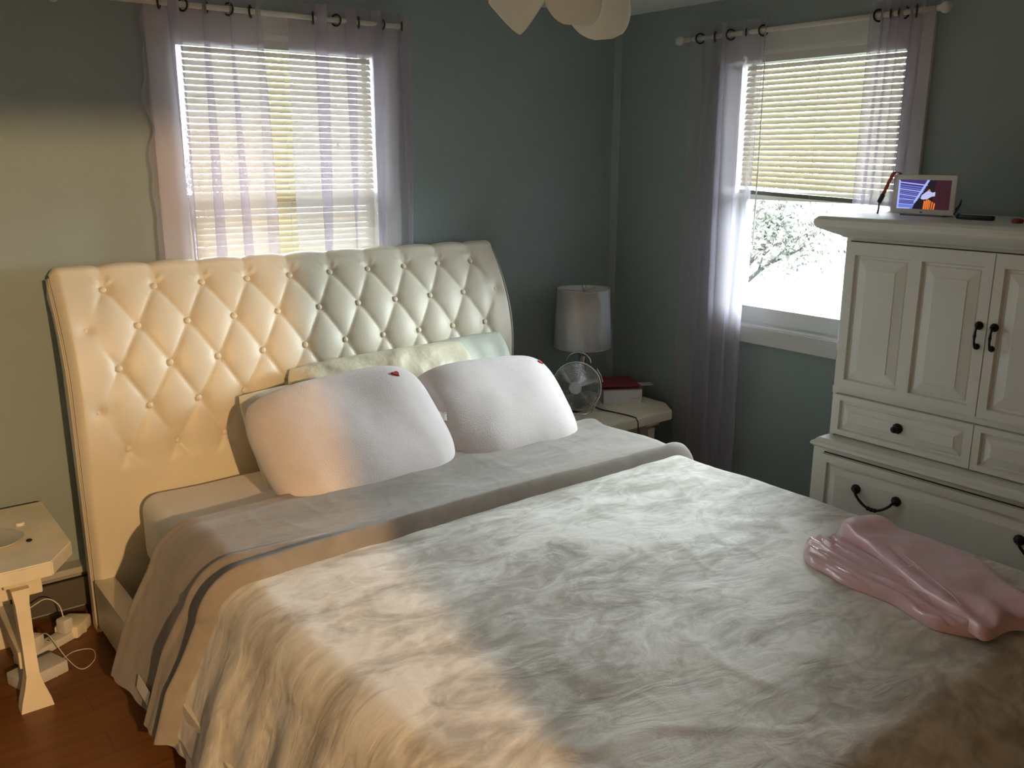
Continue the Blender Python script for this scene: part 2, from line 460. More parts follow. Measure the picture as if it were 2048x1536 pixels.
# ------------------------------------------------------------------ blinds
def blind(label, u0, u1, dist, ztop, zbot, to_world, tilt_rail, cords, group):
    root = thing('mini_blind', label, 'window blind', to_world(u0, -dist, ztop), group)
    def P(u, d, z): return Vector(to_world(u, -d, z))
    mb = MB()
    p, q = P(u0, dist - .012, ztop - .035), P(u1, dist + .012, ztop + .005)
    mb.box(p[0], q[0], p[1], q[1], p[2], q[2], .002)
    part(mb, 'headrail', TRIM, root)
    mb = MB(); pitch = .0238; z = ztop - .055; n = 0
    rz = random.Random(3)
    while z > zbot + .030:
        ta = math.radians(60 + rz.uniform(-2.0, 2.0)); w = .0250
        dz = rz.uniform(-.0007, .0007)
        fr = min(1, (z - zbot) / .25)
        sk = (1 - fr) * tilt_rail
        rows = []
        for e, u in ((0, u0), (1, (u0 + u1) / 2), (2, u1)):
            zz = z + dz + sk * (e - 1) / 2
            for k in range(4):
                t = k / 3 - .5
                crv = .0022 * (1 - (2 * t) ** 2)
                # room side edge hangs low, outer edge high
                rows.append(P(u, dist + t * w * math.cos(ta) + crv * math.sin(ta), zz - t * w * math.sin(ta) + crv * math.cos(ta)))
        mb.add(rows, [(i * 4 + k, i * 4 + k + 1, i * 4 + 4 + k + 1, i * 4 + 4 + k) for i in (0, 1) for k in range(3)])
        z -= pitch; n += 1
    part(mb, 'slats', SLAT, root, smooth=True)
    mb = MB()
    v = []
    for u, s_ in ((u0, -1), (u1, 1)):
        zz = zbot + s_ * tilt_rail / 2
        for (d, h) in ((-.012, 0), (.012, 0), (.013, .018), (-.013, .018)):
            v.append(P(u, dist + d, zz + h - .004))
    mb.add(v, [(3, 2, 1, 0), (4, 5, 6, 7), (0, 1, 5, 4), (1, 2, 6, 5), (2, 3, 7, 6), (3, 0, 4, 7)])
    part(mb, 'bottom_rail', DRAIL if tilt_rail else VINYL, root)
    mb = MB()
    for f in cords:
        u = u0 + (u1 - u0) * f
        for d in (-.013, .013):
            mb.tube([P(u, dist + d, ztop), P(u, dist + d, zbot + (f - .5) * tilt_rail)], .0007, 5)
    part(mb, 'ladder_cord', VINYL, root)
    return root, P
r1, P1 = blind('cream mini blind let all the way down in the window behind the headboard', -2.284, -1.474, -.012, 2.185, .975,
               lambda u, d, z: (u, d, z), 0.0, (.12, .5, .86), 'slatted blinds')
mb = MB(); mb.tube([P1(-1.66, .012, 2.17), P1(-1.655, .014, 1.80)], .0011, 6)
part(mb, 'pull_cord', VINYL, r1)
mb = MB(); mb.lathe([(.0025, .0), (.0042, -.008), (.0062, -.030), (.0058, -.034), (0, -.035)], 12, P1(-1.655, .014, 1.80))
part(mb, 'tassel', VINYL, r1, smooth=True)
r2, P2 = blind('cream mini blind raised to half height above the bright bare pane', -1.612, -0.840, -.012, 2.185, 1.562,
               lambda u, d, z: (d, u, z), 0.030, (.13, .5, .87), 'slatted blinds')
mb = MB(); mb.tube([P2(-.955, .022, 2.17), P2(-.958, .024, 1.75), P2(-.955, .020, 1.34)], .0032, 6)
part(mb, 'tilt_wand', VINYL, r2)

# ------------------------------------------------------------------ curtain rods
def rod(label, p0, p1, nrm, group):
    p0 = Vector(p0); p1 = Vector(p1); n = Vector(nrm)
    root = thing('curtain_rod', label, 'curtain rod', p0, group)
    d = (p1 - p0).normalized()
    part(MB().tube([p0, p1], .0105, 14), 'rod', RODM, root, smooth=True)
    for p, s_ in ((p0, -1), (p1, 1)):
        mb = MB(); mb.lathe([(.0105, 0), (.013, .004), (.010, .010), (.019, .020), (.022, .034), (.017, .046), (.008, .053), (0, .054)], 18, p, d * s_)
        part(mb, 'finial', RODM, root, smooth=True)
    for f in (.06, .94):
        q = p0.lerp(p1, f)
        mb = MB(); mb.tube([q, q - n * (abs(q.dot(n)) - .004)], .006, 8)
        w = q - n * (abs(q.dot(n)))
        mb.lathe([(.022, 0), (.022, .005), (0, .006)], 16, w, n)
        part(mb, 'bracket', RODM, root)
    return root
RZ = 2.272
rod('white rod over the window behind the headboard', (-2.80, -.085, RZ), (-1.385, -.085, RZ), (0, -1, 0), 'white curtain rods')
rod('white rod over the right-hand window beside the armoire', (-.085, -.535, RZ), (-.085, -1.765, RZ), (-1, 0, 0), 'white curtain rods')

# ------------------------------------------------------------------ sheer curtains
def curtain(label, u_top, u_bot, zt, zb, to_world, nf, amp, seed, grom, hold=None, ragged=0.0, group='sheer curtains'):
    """u_top / u_bot: (start, end) along the wall; waves nf, amp"""
    root = thing('sheer_curtain', label, 'curtain', to_world(u_top[0], .085, zt), group)
    rn = random.Random(seed)
    nu, nv = nf * 16 + 1, 70
    ph = rn.uniform(0, 6)
    jit = [rn.uniform(-.5, .5) for _ in range(nf + 3)]
    V = []
    for i in range(nu):
        s = i / (nu - 1)
        k = s * nf; ki = int(k); fr = k - ki
        jj = jit[ki] * (1 - fr) + jit[ki + 1] * fr
        for j in range(nv):
            t = j / (nv - 1)             # 0 top, 1 bottom
            z = zt + (zb - zt) * t
            a0 = u_top[0] + (u_top[1] - u_top[0]) * s; a1 = u_bot[0] + (u_bot[1] - u_bot[0]) * s
            tt = t ** .8
            u = a0 * (1 - tt) + a1 * tt
            w = math.sin(2 * PI * s * nf + ph + .5 * math.sin(3 * t + jj * 4))
            A = amp * (1 + .35 * jj) * (1 - .25 * t)
            d = .085 + A * w + .006 * math.sin(9 * s + 5 * t + seed)
            # folds lean sideways so that neighbouring layers lap over each other
            u += (abs(u_top[1] - u_top[0]) / nf) * .42 * math.cos(2 * PI * s * nf + ph) * (.45 + .55 * math.sin(2.2 * t + jj * 5)) * (1 if u_top[1] > u_top[0] else -1)
            if ragged and s in (0.0,) or (ragged and s < .04):
                u += ragged * noise.noise(Vector((z * 9, seed, 0)))
            V.append(to_world(u, d, z))
    o = link_mesh('curtain_panel', V, grid_faces(nu, nv), SHEER, None, True)
    mb = MB(); mb.v = [v.co.copy() for v in o.data.vertices]; mb.f = [list(p.vertices) for p in o.data.polygons]; mb.fm = [0] * len(mb.f)
    bpy.data.objects.remove(o)
    pn = part(mb, 'curtain_panel', SHEER, root, smooth=True)
    # grommets where the cloth crosses the rod
    cc = Vector(to_world(0, .085, 0)); c1 = Vector(to_world(1, .085, 0)); ax = (c1 - cc).normalized()
    for g in range(grom):
        s = (g + .5) / grom
        u = u_top[0] + (u_top[1] - u_top[0]) * s
        c = Vector(to_world(u, .085, RZ)); side = ax
        yaw = (.5 if g % 2 else -.5) + rn.uniform(-.1, .1)
        nrm = (Matrix.Rotation(yaw, 3, 'Z') @ side).normalized()
        a = nrm.orthogonal().normalized(); b_ = nrm.cross(a)
        ring = [c + (a * math.cos(q) + b_ * math.sin(q)) * .0215 for q in [2 * PI * i / 24 for i in range(24)]]
        mb = MB(); mb.tube(ring, .0042, 6, closed=True)
        part(mb, 'grommet', GROM, root, smooth=True)
    return root
w1 = lambda u, d, z: (u, -d, z)
w2 = lambda u, d, z: (-d, u, z)
curtain('sheer grey curtain panel at the left side of the window behind the headboard', (-2.425, -1.995), (-2.415, -1.965), 2.325, .30, w1, 4, .020, 11, 5, ragged=.03)
curtain('sheer grey curtain panel at the right side of the window behind the headboard', (-1.83, -1.315), (-1.86, -1.30), 2.325, .30, w1, 4, .018, 5, 5)
curtain('long sheer grey curtain hanging near the room corner over the nightstand edge', (-.585, -1.03), (-.615, -.965), 2.325, .22, w2, 4, .018, 9, 5)
curtain('gathered sheer grey curtain bunched behind the top of the armoire', (-1.505, -1.71), (-1.48, -1.68), 2.325, .30, w2, 5, .022, 21, 4)

# ------------------------------------------------------------------ baseboard heaters
def heater(label, to_world, u0, u1, horiz):
    root = thing('baseboard_heater', label, 'heater', to_world(u0, 0, 0), 'baseboard heaters')
    def pr(mb, pts):
        pts = list(pts)
        n = len(pts)
        v = [to_world(u0, d, z) for d, z in pts] + [to_world(u1, d, z) for d, z in pts]
        mb.add(v, [list(range(n - 1, -1, -1)), list(range(n, 2 * n))] + [[i, (i + 1) % n, (i + 1) % n + n, i + n] for i in range(n)])
    mb = MB(); pr(mb, [(.002, .02), (.010, .02), (.010, .172), (.052, .178), (.058, .165), (.062, .168), (.056, .190), (.002, .198)])
    part(mb, 'back_cover', HEAT, root)
    mb = MB(); pr(mb, [(.058, .035), (.064, .035), (.066, .145), (.060, .148)])
    part(mb, 'front_panel', HEAT_SHADED if horiz else HEAT, root)
    mb = MB(); pr(mb, [(.014, .045), (.050, .045), (.050, .135), (.014, .135)])
    part(mb, 'fin_core', GAP, root)
    for u in (u0, u1):
        mb = MB(); s_ = .006 if u == u0 else -.006
        v = [to_world(u, d, z) for d, z in ((.002, 0), (.068, 0), (.068, .175), (.056, .196), (.002, .200))]
        v += [to_world(u + s_, d, z) for d, z in ((.002, 0), (.068, 0), (.068, .175), (.056, .196), (.002, .200))]
        mb.add(v, [(4, 3, 2, 1, 0), (5, 6, 7, 8, 9)] + [[i, (i + 1) % 5, (i + 1) % 5 + 5, i + 5] for i in range(5)])
        part(mb, 'end_cap', HEAT, root)
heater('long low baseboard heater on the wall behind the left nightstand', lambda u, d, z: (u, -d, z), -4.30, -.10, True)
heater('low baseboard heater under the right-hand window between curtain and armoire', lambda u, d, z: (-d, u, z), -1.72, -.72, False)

# ================================================================== BED
BX0, BX1 = -2.865, -0.90
bed = thing('upholstered_bed', 'cream bed with a tall button-tufted rolled headboard', 'bed', (-1.88, -.30, 0))
# headboard front: profile (y, z) by arc, tufts in the normal direction
prof = []
for i in range(80):
    z = .02 + 1.30 * i / 79
    prof.append((-.302 + (.17 * ((z - .88) / .45) ** 2 if z > .88 else 0), z))
yl, zl = prof[-1]
rr = .052                                  # rolled top, turning over towards the wall
cy, cz = yl + rr * .80, zl - rr * .60 + .012
for i in range(1, 25):
    a = math.radians(143) - i / 24 * math.radians(190)
    prof.append((cy + rr * math.cos(a), cz + rr * math.sin(a)))
prof = np.array(prof)
seg = np.r_[0, np.cumsum(np.hypot(*(prof[1:] - prof[:-1]).T))]
NV = 230
sv = np.linspace(0, seg[-1], NV)
py_ = np.interp(sv, seg, prof[:, 0]); pz_ = np.interp(sv, seg, prof[:, 1])
for _ in range(3):
    py_[1:-1] = (py_[:-2] + 2 * py_[1:-1] + py_[2:]) / 4; pz_[1:-1] = (pz_[:-2] + 2 * pz_[1:-1] + pz_[2:]) / 4
ty = np.gradient(py_); tz = np.gradient(pz_); L = np.hypot(ty, tz)
ny, nz = -tz / L, ty / L
NU = 280
xs = np.linspace(BX0 + .012, BX1 - .012, NU)
TP, TR = .180, .152
i_top = int(np.argmax(pz_ > 1.272))
s_top = sv[i_top]
XC = -1.880
X, S = np.meshgrid(xs, sv, indexing='ij')
A = (X - XC) / TP; Bv = (s_top - S) / TR        # rows: Bv=0 top row, 1 second...
# top row buttons at A = +-.5 ...; second row at integers
p_ = (A - .5) + Bv / 2; q_ = (A - .5) - Bv / 2    # creases at integer p or q
dia = (np.abs(np.sin(PI * p_)) * np.abs(np.sin(PI * q_)))
hd = dia ** .50
hv = .35 + .65 * np.abs(np.sin(PI * (A - .5))) ** .5       # vertical channels over the roll
t = np.clip((S - s_top) / .03, 0, 1); t = t * t * (3 - 2 * t)
h = hd * (1 - t) + hv * t
low = np.clip((s_top - S - TR * 4.15) / .06, 0, 1); low = low * low * (3 - 2 * low)
h = h * (1 - low) + .9 * low
edge = np.clip((np.abs(A + .0) - 4.55) / .35, 0, 1); edge = edge * edge * (3 - 2 * edge)
h = h * (1 - edge) + .85 * edge
# the outermost buttons of the wide rows still dimple the plain edge
btn = []
for rrow in range(5):
    if rrow % 2 == 0: ks = [k + .5 for k in range(-5, 5)]
    else: ks = [float(k) for k in range(-5, 6)]
    for k in ks: btn.append((XC + k * TP, s_top - rrow * TR))
for (bx_, bs_) in btn:
    r2_ = ((X - bx_) ** 2 + (S - bs_) ** 2)
    h -= .45 * np.exp(-r2_ / (2 * .016 ** 2))
    h -= .22 * np.exp(-r2_ / (2 * .034 ** 2)) * (edge)
# small radiating pleats above the top-row buttons
for (bx_, bs_) in btn[:10]:
    an = np.arctan2(X - bx_, S - bs_ + 1e-6); r_ = np.hypot(X - bx_, S - bs_)
    h += .10 * np.cos(an * 9) * np.exp(-((r_ - .035) / .022) ** 2) * (S > bs_)
ex = np.minimum(X - (BX0 + .012), (BX1 - .012) - X)
rnd = 1 - np.clip(1 - ex / .030, 0, 1) ** 2.0       # rounded vertical edges
disp = .018 * h * 1.0 - .018 + .0 - (1 - rnd) * .028
Y = py_[None, :] + ny[None, :] * disp; Z = pz_[None, :] + nz[None, :] * disp
V = np.stack([X, Y, Z], -1).reshape(-1, 3)
F = grid_faces(NU, NV)
F = [(a, d, c, b_) for (a, b_, c, d) in F]
mbh = MB(); mbh.v = [Vector(v) for v in V.tolist()]; mbh.f = [list(f) for f in F]; mbh.fm = [0] * len(F)
hb = part(mbh, 'headboard', LEATHER, bed, smooth=True)
# carcass behind the padding, with scroll profile at the sides
sp = [(float(y - n1 * .046), float(z - n2 * .046)) for y, z, n1, n2 in zip(py_[:-12:6], pz_[:-12:6], ny[:-12:6], nz[:-12:6])]
side = sp + [(-.075, 1.24), (-.125, 1.19), (-.165, 1.10), (-.190, 1.0), (-.205, .6), (-.205, .0), (-.262, 0.0)]
mb = MB(); mb.prism(side, 0, BX0 + .004, BX1 - .004)
o = part(mb, 'headboard_frame', LEATHER, bed)
# piping lines down both sides
for xx in (BX0 + .003, BX1 - .003):
    mb = MB(); mb.tube([(xx, y - .012, z) for y, z in side[:-8]], .0045, 6)
    part(mb, 'piping', PIPING, bed, smooth=True)
# buttons
bm_mesh = None
for (bx_, bs_) in btn:
    y = float(np.interp(bs_, sv, py_)); z = float(np.interp(bs_, sv, pz_)); nyy = float(np.interp(bs_, sv, ny)); nzz = float(np.interp(bs_, sv, nz))
    if bm_mesh is None:
        mb = MB(); mb.lathe([(.0118, 0), (.0122, .0025), (.0106, .006), (.0065, .008), (0, .0086)], 16, (0, 0, 0), (0, 0, 1))
        o = mb.build('button', LEATHER, None, True); bm_mesh = o.data
    else:
        o = bpy.data.objects.new('button', bm_mesh); C.objects.link(o)
    o.parent = hb
    off = Vector(hb.location) + Vector(bed.location)
    o.location = Vector((bx_, y + nyy * (-.0215), z + nzz * (-.0215))) - off
    o.rotation_mode = 'QUATERNION'; o.rotation_quaternion = Vector((0, 0, 1)).rotation_difference(Vector((0, nyy, nzz)))
# rails, footboard, legs
for xx in (BX0 + .005, BX1 - .080):
    part(MB().box(xx, xx + .075, -2.74, -.285, .035, .222, .010), 'side_rail', LEATHER, bed, auto=40)
part(MB().box(BX0 + .005, BX1 - .005, -2.84, -2.74, .03, .54, .03), 'footboard', LEATHER, bed, auto=40)
for xx in (BX0 + .06, BX1 - .06):
    for yy in (-2.78,):
        part(MB().lathe([(.03, 0), (.035, .03)], 14, (xx, yy, 0)), 'leg', BLACKPL, bed)

def rounded_slab(x0, x1, y0, y1, z0, z1, r, n=10, topf=None):
    """soft mattress-like block as a grid over the top and sides"""
    mb = MB()
    mb.box(x0, x1, y0, y1, z0, z1, r)
    return mb
# mattress (with its fitted sheet) and box spring
matt = thing('mattress', 'thick mattress in a fitted white sheet, bare at its head-left corner', 'mattress', (-1.78, -1.35, .10))
bmx = bmesh.new(); bmesh.ops.create_cube(bmx, size=1)
for v in bmx.verts: v.co = Vector((-1.765 + v.co.x * 1.85, -1.535 + v.co.y * 2.40, .405 + v.co.z * .27))
bmesh.ops.bevel(bmx, geom=list(bmx.edges), offset=.06, segments=5, affect='EDGES', profile=.5)
bmesh.ops.triangulate(bmx, faces=[f for f in bmx.faces if len(f.verts) > 4])
bmesh.ops.subdivide_edges(bmx, edges=[e for e in bmx.edges if e.calc_length() > .2], cuts=10, use_grid_fill=True)
for v in bmx.verts:
    c = v.co
    d = noise.noise(c * 5.0) * .006 + noise.noise(c * 14.0) * .003
    v.co.z += d; v.co.x += d * .6
bmx.verts.index_update()
mb = MB(); mb.add([v.co.copy() for v in bmx.verts], [[v.index for v in f.verts] for f in bmx.faces]); bmx.free()
part(mb, 'sheeted_mattress', SHEET, matt, smooth=True)
part(MB().box(-2.69, -.86, -2.70, -.34, .10, .268, .03), 'box_spring', SHEET, matt, auto=40)

# ---- blanket surface function
ZT = .588; R_ = .115
XLs, XRs = -2.765, -.805
FOOT = -2.80
def drop(t):
    if t <= 0: return 0
    if t < .12: return 1.6 * t * t / .24
    return .096 + 1.6 * (t - .12)
def ztop(x, y):
    z = ZT - drop(FOOT - y)
    return z
flatL, flatR = XLs + R_, XRs - R_
arc = R_ * PI / 2
def bl(s, y, off=0.0):
    """s: 0..1 over the top flat; negative beyond left shoulder (metres), >1 beyond right"""
    wl = flatR - flatL
    if 0 <= s <= wl:
        x = flatL + s; z = ZT; n = (0, 1)
    elif s < 0:
        q = -s
        if q < arc:
            a = q / R_; x = flatL - R_ * math.sin(a); z = ZT - R_ + R_ * math.cos(a); n = (-math.sin(a), math.cos(a))
        else:
            k = q - arc; x = XLs - k * .32; z = ZT - R_ - k * .98; n = (-.98, .2)
    else:
        q = s - wl
        if q < arc:
            a = q / R_; x = flatR + R_ * math.sin(a); z = ZT - R_ + R_ * math.cos(a); n = (math.sin(a), math.cos(a))
        else:
            k = q - arc; x = XRs + k * .18; z = ZT - R_ - k * .98; n = (.98, .2)
    f = max(0.06, (ZT - drop(FOOT - y)) / ZT)
    hang = max(0, -s - arc * .6) if s < 0 else max(0, s - wl - arc * .6)
    wv = min(1, hang / .22)
    fold = wv * (.015 * math.sin(y * 15 + 1.3 * math.sin(y * 5)) + .006 * math.sin(y * 37 + 1) + .012)
    o_ = off + fold
    x += n[0] * o_; z += n[1] * off
    # soft body under the cover: slight hollows and creases
    w = noise.noise(Vector((x * 2.1, y * 2.1, 1))) * .010 + noise.noise(Vector((x * 6, y * 4.5, 5))) * .0045
    rg = noise.noise(Vector((x * 4.2 + y * 1.5, y * 3.2 - x * 2, 9)))
    w += .0035 * max(0, 1 - abs(rg) * 5) * max(0, 0.3 + noise.noise(Vector((x * 1.4, y * 1.4, 3))))
    rg2 = noise.noise(Vector((x * 9 - y * 6, y * 5 + x * 3, 12)))
    w += .0012 * max(0, 1 - abs(rg2) * 5)
    z += w * (1 - wv)
    z = z * f
    return Vector((x, y, max(.012 + off * .5, z)))
def edge_head(s):
    x = flatL + s
    e = -.872 + (x + 2.3) * .055 + .012 * math.sin(x * 4)
    if s < 0: e += min(.16, -s * .30)
    return e
def edge_fold(s):
    x = flatL + s
    e = -1.365 + (x + 2.3) * .028 + .008 * math.sin(x * 3 + 1)
    if s < 0: e += min(.13, -s * .32)
    return e
WL = flatR - flatL
HL = arc + .36; HR = arc + .33
def s_list(n, hl, hr): return [-hl + (WL + hl + hr) * i / (n - 1) for i in range(n)]
# main blanket
nS, nY = 330, 340
ss = s_list(nS, HL, HR)
V = []
for s in ss:
    y0 = edge_head(s) - .02
    for j in range(nY):
        y = y0 + (FOOT - .44 - y0) * j / (nY - 1)
        hem = 0
        V.append(bl(s, y, 0.0))
mb = MB(); mb.v = V; mb.f = [list(f) for f in grid_faces(nS, nY)]; mb.f = [f[::-1] for f in mb.f]; mb.fm = [0] * len(mb.f)
blanket = thing('plush_blanket', 'large greige plush blanket spread over the bed, its top edge turned down', 'blanket', (-1.8, -1.8, .3))
o = part(mb, 'cover', PLUSH, blanket, smooth=True)
sm = o.modifiers.new('thick', 'SOLIDIFY'); sm.thickness = .006; sm.offset = -1
# turned-back band: underside of the blanket, rolled edges
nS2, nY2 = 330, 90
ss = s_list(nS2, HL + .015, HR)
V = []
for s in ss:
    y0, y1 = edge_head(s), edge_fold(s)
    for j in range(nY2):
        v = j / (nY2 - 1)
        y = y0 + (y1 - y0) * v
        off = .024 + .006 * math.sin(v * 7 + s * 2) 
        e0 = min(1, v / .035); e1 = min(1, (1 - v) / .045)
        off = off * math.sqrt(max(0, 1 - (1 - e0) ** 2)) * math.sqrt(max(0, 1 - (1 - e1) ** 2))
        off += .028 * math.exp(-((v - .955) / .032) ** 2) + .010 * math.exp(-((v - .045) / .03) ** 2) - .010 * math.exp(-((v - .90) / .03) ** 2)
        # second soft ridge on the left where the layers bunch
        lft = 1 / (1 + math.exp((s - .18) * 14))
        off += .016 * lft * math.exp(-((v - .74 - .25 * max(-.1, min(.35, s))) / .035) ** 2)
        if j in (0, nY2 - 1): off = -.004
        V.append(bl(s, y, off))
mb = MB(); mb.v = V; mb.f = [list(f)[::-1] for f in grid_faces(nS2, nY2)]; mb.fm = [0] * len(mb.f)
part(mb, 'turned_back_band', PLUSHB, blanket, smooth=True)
# satin care label at the hem
c = bl(-(HL - .045), -1.035, .035)
mb = MB(); mb.add([c + Vector((0, .055, .020)), c + Vector((0, -.055, .014)), c + Vector((-.010, -.055, -.026)), c + Vector((-.010, .055, -.020))], [(0, 1, 2, 3)])
o = part(mb, 'care_label', LABELW, blanket); sm = o.modifiers.new('t', 'SOLIDIFY'); sm.thickness = .0015
# flat sheet hem peeping out under the blanket
V = []; n = 260
for i in range(n):
    y = -1.10 - i / (n - 1) * 1.5
    for j in range(6):
        k = j / 5
        q = bl(-(HL - .10 + .135 * k + .010 * math.sin(y * 13) * k), y, -.016)
        q.x += .004 * math.sin(y * 90) * k; q.z = max(.006, q.z)
        V.append(q)
mb = MB(); mb.v = [Vector(v) for v in V]; mb.f = [list(f) for f in grid_faces(n, 6)]; mb.fm = [0] * len(mb.f)
o = solo(mb, 'flat_sheet', SHEET, 'white flat sheet whose ruffled hem hangs out under the blanket', 'sheet', smooth=True)
sm = o.modifiers.new('t', 'SOLIDIFY'); sm.thickness = .002

# ------------------------------------------------------------------ pillows
def pillow(name, label, c, ux, vx, w, hgt, thick, material, corner=.10, sag=0, seed=0, group=None, wr=.004, cat='pillow'):
    """c centre; ux, vx unit in-plane axes; builds a stuffed cushion"""
    ux = Vector(ux).normalized(); vx = Vector(vx); vx = (vx - ux * vx.dot(ux)).normalized(); nx = ux.cross(vx)
    root = thing(name, label, cat, c, group)
    n = 56; V = []
    def outline(a, b_):
        # squircle map with pinched corners
        x = a * math.sqrt(1 - corner * 3.2 * b_ ** 4) * (1 - corner * .25 * b_ * b_); y = b_ * math.sqrt(1 - corner * 3.2 * a ** 4) * (1 - corner * .25 * a * a)
        return x, y
    for side_ in (1, -1):
        for i in range(n + 1):
            for j in range(n + 1):
                a = math.sin((i / n - .5) * PI); b_ = math.sin((j / n - .5) * PI)
                x, y = outline(a, b_)
                t_ = ((1 - a ** 4) * (1 - b_ ** 4)) ** .48
                p = Vector((x * w / 2, y * hgt / 2, 0))
                z = side_ * t_ * thick / 2
                q = p + Vector((0, 0, z))
                nn = noise.noise(Vector((q.x * 4, q.y * 4, seed + side_))) * .018 + noise.noise(Vector((q.x * 11, q.y * 11, seed))) * wr
                z += side_ * nn * t_
                y2 = p.y - sag * (1 - b_) * t_ * .3
                V.append(Vector(c) + ux * p.x + vx * y2 + nx * z)
    m_ = n + 1
    f = [(i * m_ + j, (i + 1) * m_ + j, (i + 1) * m_ + j + 1, i * m_ + j + 1) for i in range(n) for j in range(n)]
    k = m_ * m_
    f2 = [(k + d, k + c_, k + b_, k + a) for (a, b_, c_, d) in f]
    mb = MB(); mb.v = V; mb.f = [list(q) for q in f + f2]; mb.fm = [0] * len(mb.f)
    o = part(mb, 'pillowcase', material, root, smooth=True)
    def surf(a, b_, lift=.002):
        x, y = outline(a, b_); t_ = ((1 - a ** 4) * (1 - b_ ** 4)) ** .48
        q = Vector((x * w / 2, y * hgt / 2, t_ * thick / 2))
        nn = noise.noise(Vector((q.x * 4, q.y * 4, seed + 1))) * .018 + noise.noise(Vector((q.x * 11, q.y * 11, seed))) * wr
        return Vector(c) + ux * q.x + vx * (q.y - sag * (1 - b_) * t_ * .3) + nx * (q.z + nn * t_ + lift)
    root_axes[root.name] = (ux, vx, nx, surf)
    return root
root_axes = {}
def heart(root, a, b_, size, rot=0):
    ux, vx, nx, surf = root_axes[root.name]
    c = surf(a, b_, 0)
    e = .03
    du = (surf(a + e, b_, 0) - surf(a - e, b_, 0)).normalized(); dv = (surf(a, b_ + e, 0) - surf(a, b_ - e, 0)).normalized()
    nn = du.cross(dv).normalized()
    if nn.dot(nx) < 0: nn = -nn
    pts = []
    for i in range(28):
        t_ = 2 * PI * i / 28
        hx = 16 * math.sin(t_) ** 3; hy = 13 * math.cos(t_) - 5 * math.cos(2 * t_) - 2 * math.cos(3 * t_) - math.cos(4 * t_)
        x = (hx * math.cos(rot) - hy * math.sin(rot)) * size / 34; y = (hx * math.sin(rot) + hy * math.cos(rot)) * size / 34
        pts.append((x, y))
    vb = [c + du * x + dv * y + nn * .001 for x, y in pts]; vt = [c + du * x * .9 + dv * y * .9 + nn * .005 for x, y in pts]
    n = len(pts)
    mb = MB(); mb.add(vb + vt, [list(range(n, 2 * n))] + [[i, (i + 1) % n, (i + 1) % n + n, i + n] for i in range(n)])
    part(mb, 'embroidered_heart', RED, root)

def plane_axes(tilt, roll, yaw=0.0):
    """pillow leaning back against the headboard: tilt from horizontal, roll in its own plane"""
    u = Vector((1, 0, 0)); v = Vector((0, math.cos(tilt), math.sin(tilt)))
    Rz = Matrix.Rotation(yaw, 3, 'Z'); u = Rz @ u; v = Rz @ v
    n = u.cross(v)
    Rr = Matrix.Rotation(roll, 3, n)
    return Rr @ u, Rr @ v
# back row first
u, v = plane_axes(1.12, .02, .0)
pc = pillow('bed_pillow', 'cream satin-cased pillow, widest of the two leaning directly on the headboard', (-1.66, -.425, .748), u, v, .88, .42, .13, CREAMC, .035, seed=3, wr=.024, group='pillows against the headboard')
u, v = plane_axes(1.15, .05, .0)
pm = pillow('bed_pillow', 'pale mint pillow at the far right of the headboard', (-1.24, -.385, .745), u, v, .52, .43, .11, MINTC, .035, seed=8, wr=.014, group='pillows against the headboard')
u, v = plane_axes(1.0, .03, .03)
pillow('bed_pillow', 'cream pillow mostly hidden at the left, its corner poking out behind the left fleece pillow', (-1.935, -.470, .690), u, v, .74, .42, .10, CREAMC, .02, seed=13, wr=.020, group='pillows against the headboard')
u, v = plane_axes(.78, .07, .04)
pa = pillow('fleece_pillow', 'white fleece pillow with a small red heart, left of the two in front', (-2.005, -.735, .722), u, v, .76, .53, .23, PLUSHW, .070, seed=1, wr=.003, group='white fleece pillows')
heart(pa, .62, .62, .036, .2)
u, v = plane_axes(.80, -.02, -.03)
pb = pillow('fleece_pillow', 'white fleece pillow with a small red heart, right one near the fan', (-1.325, -.715, .700), u, v, .69, .50, .22, PLUSHW, .070, seed=5, wr=.003, group='white fleece pillows')
heart(pb, .80, .72, .030, .5)
# label on the right pillow's left seam
ux, vx, nx, surf = root_axes[pb.name]
c = surf(-.97, -.05, .02)
mb = MB(); V = []
for i in range(6):
    for j in range(5):
        V.append(c + ux * (i * .010 - .005) + vx * (.022 - j * .012) + nx * (.014 + .006 * math.sin(i * 1.3 + j)))
mb.v = V; mb.f = [list(f) for f in grid_faces(6, 5)]; mb.fm = [0] * len(mb.f)
o = part(mb, 'seam_label', LABELW, pb, smooth=True); sm = o.modifiers.new('t', 'SOLIDIFY'); sm.thickness = .001

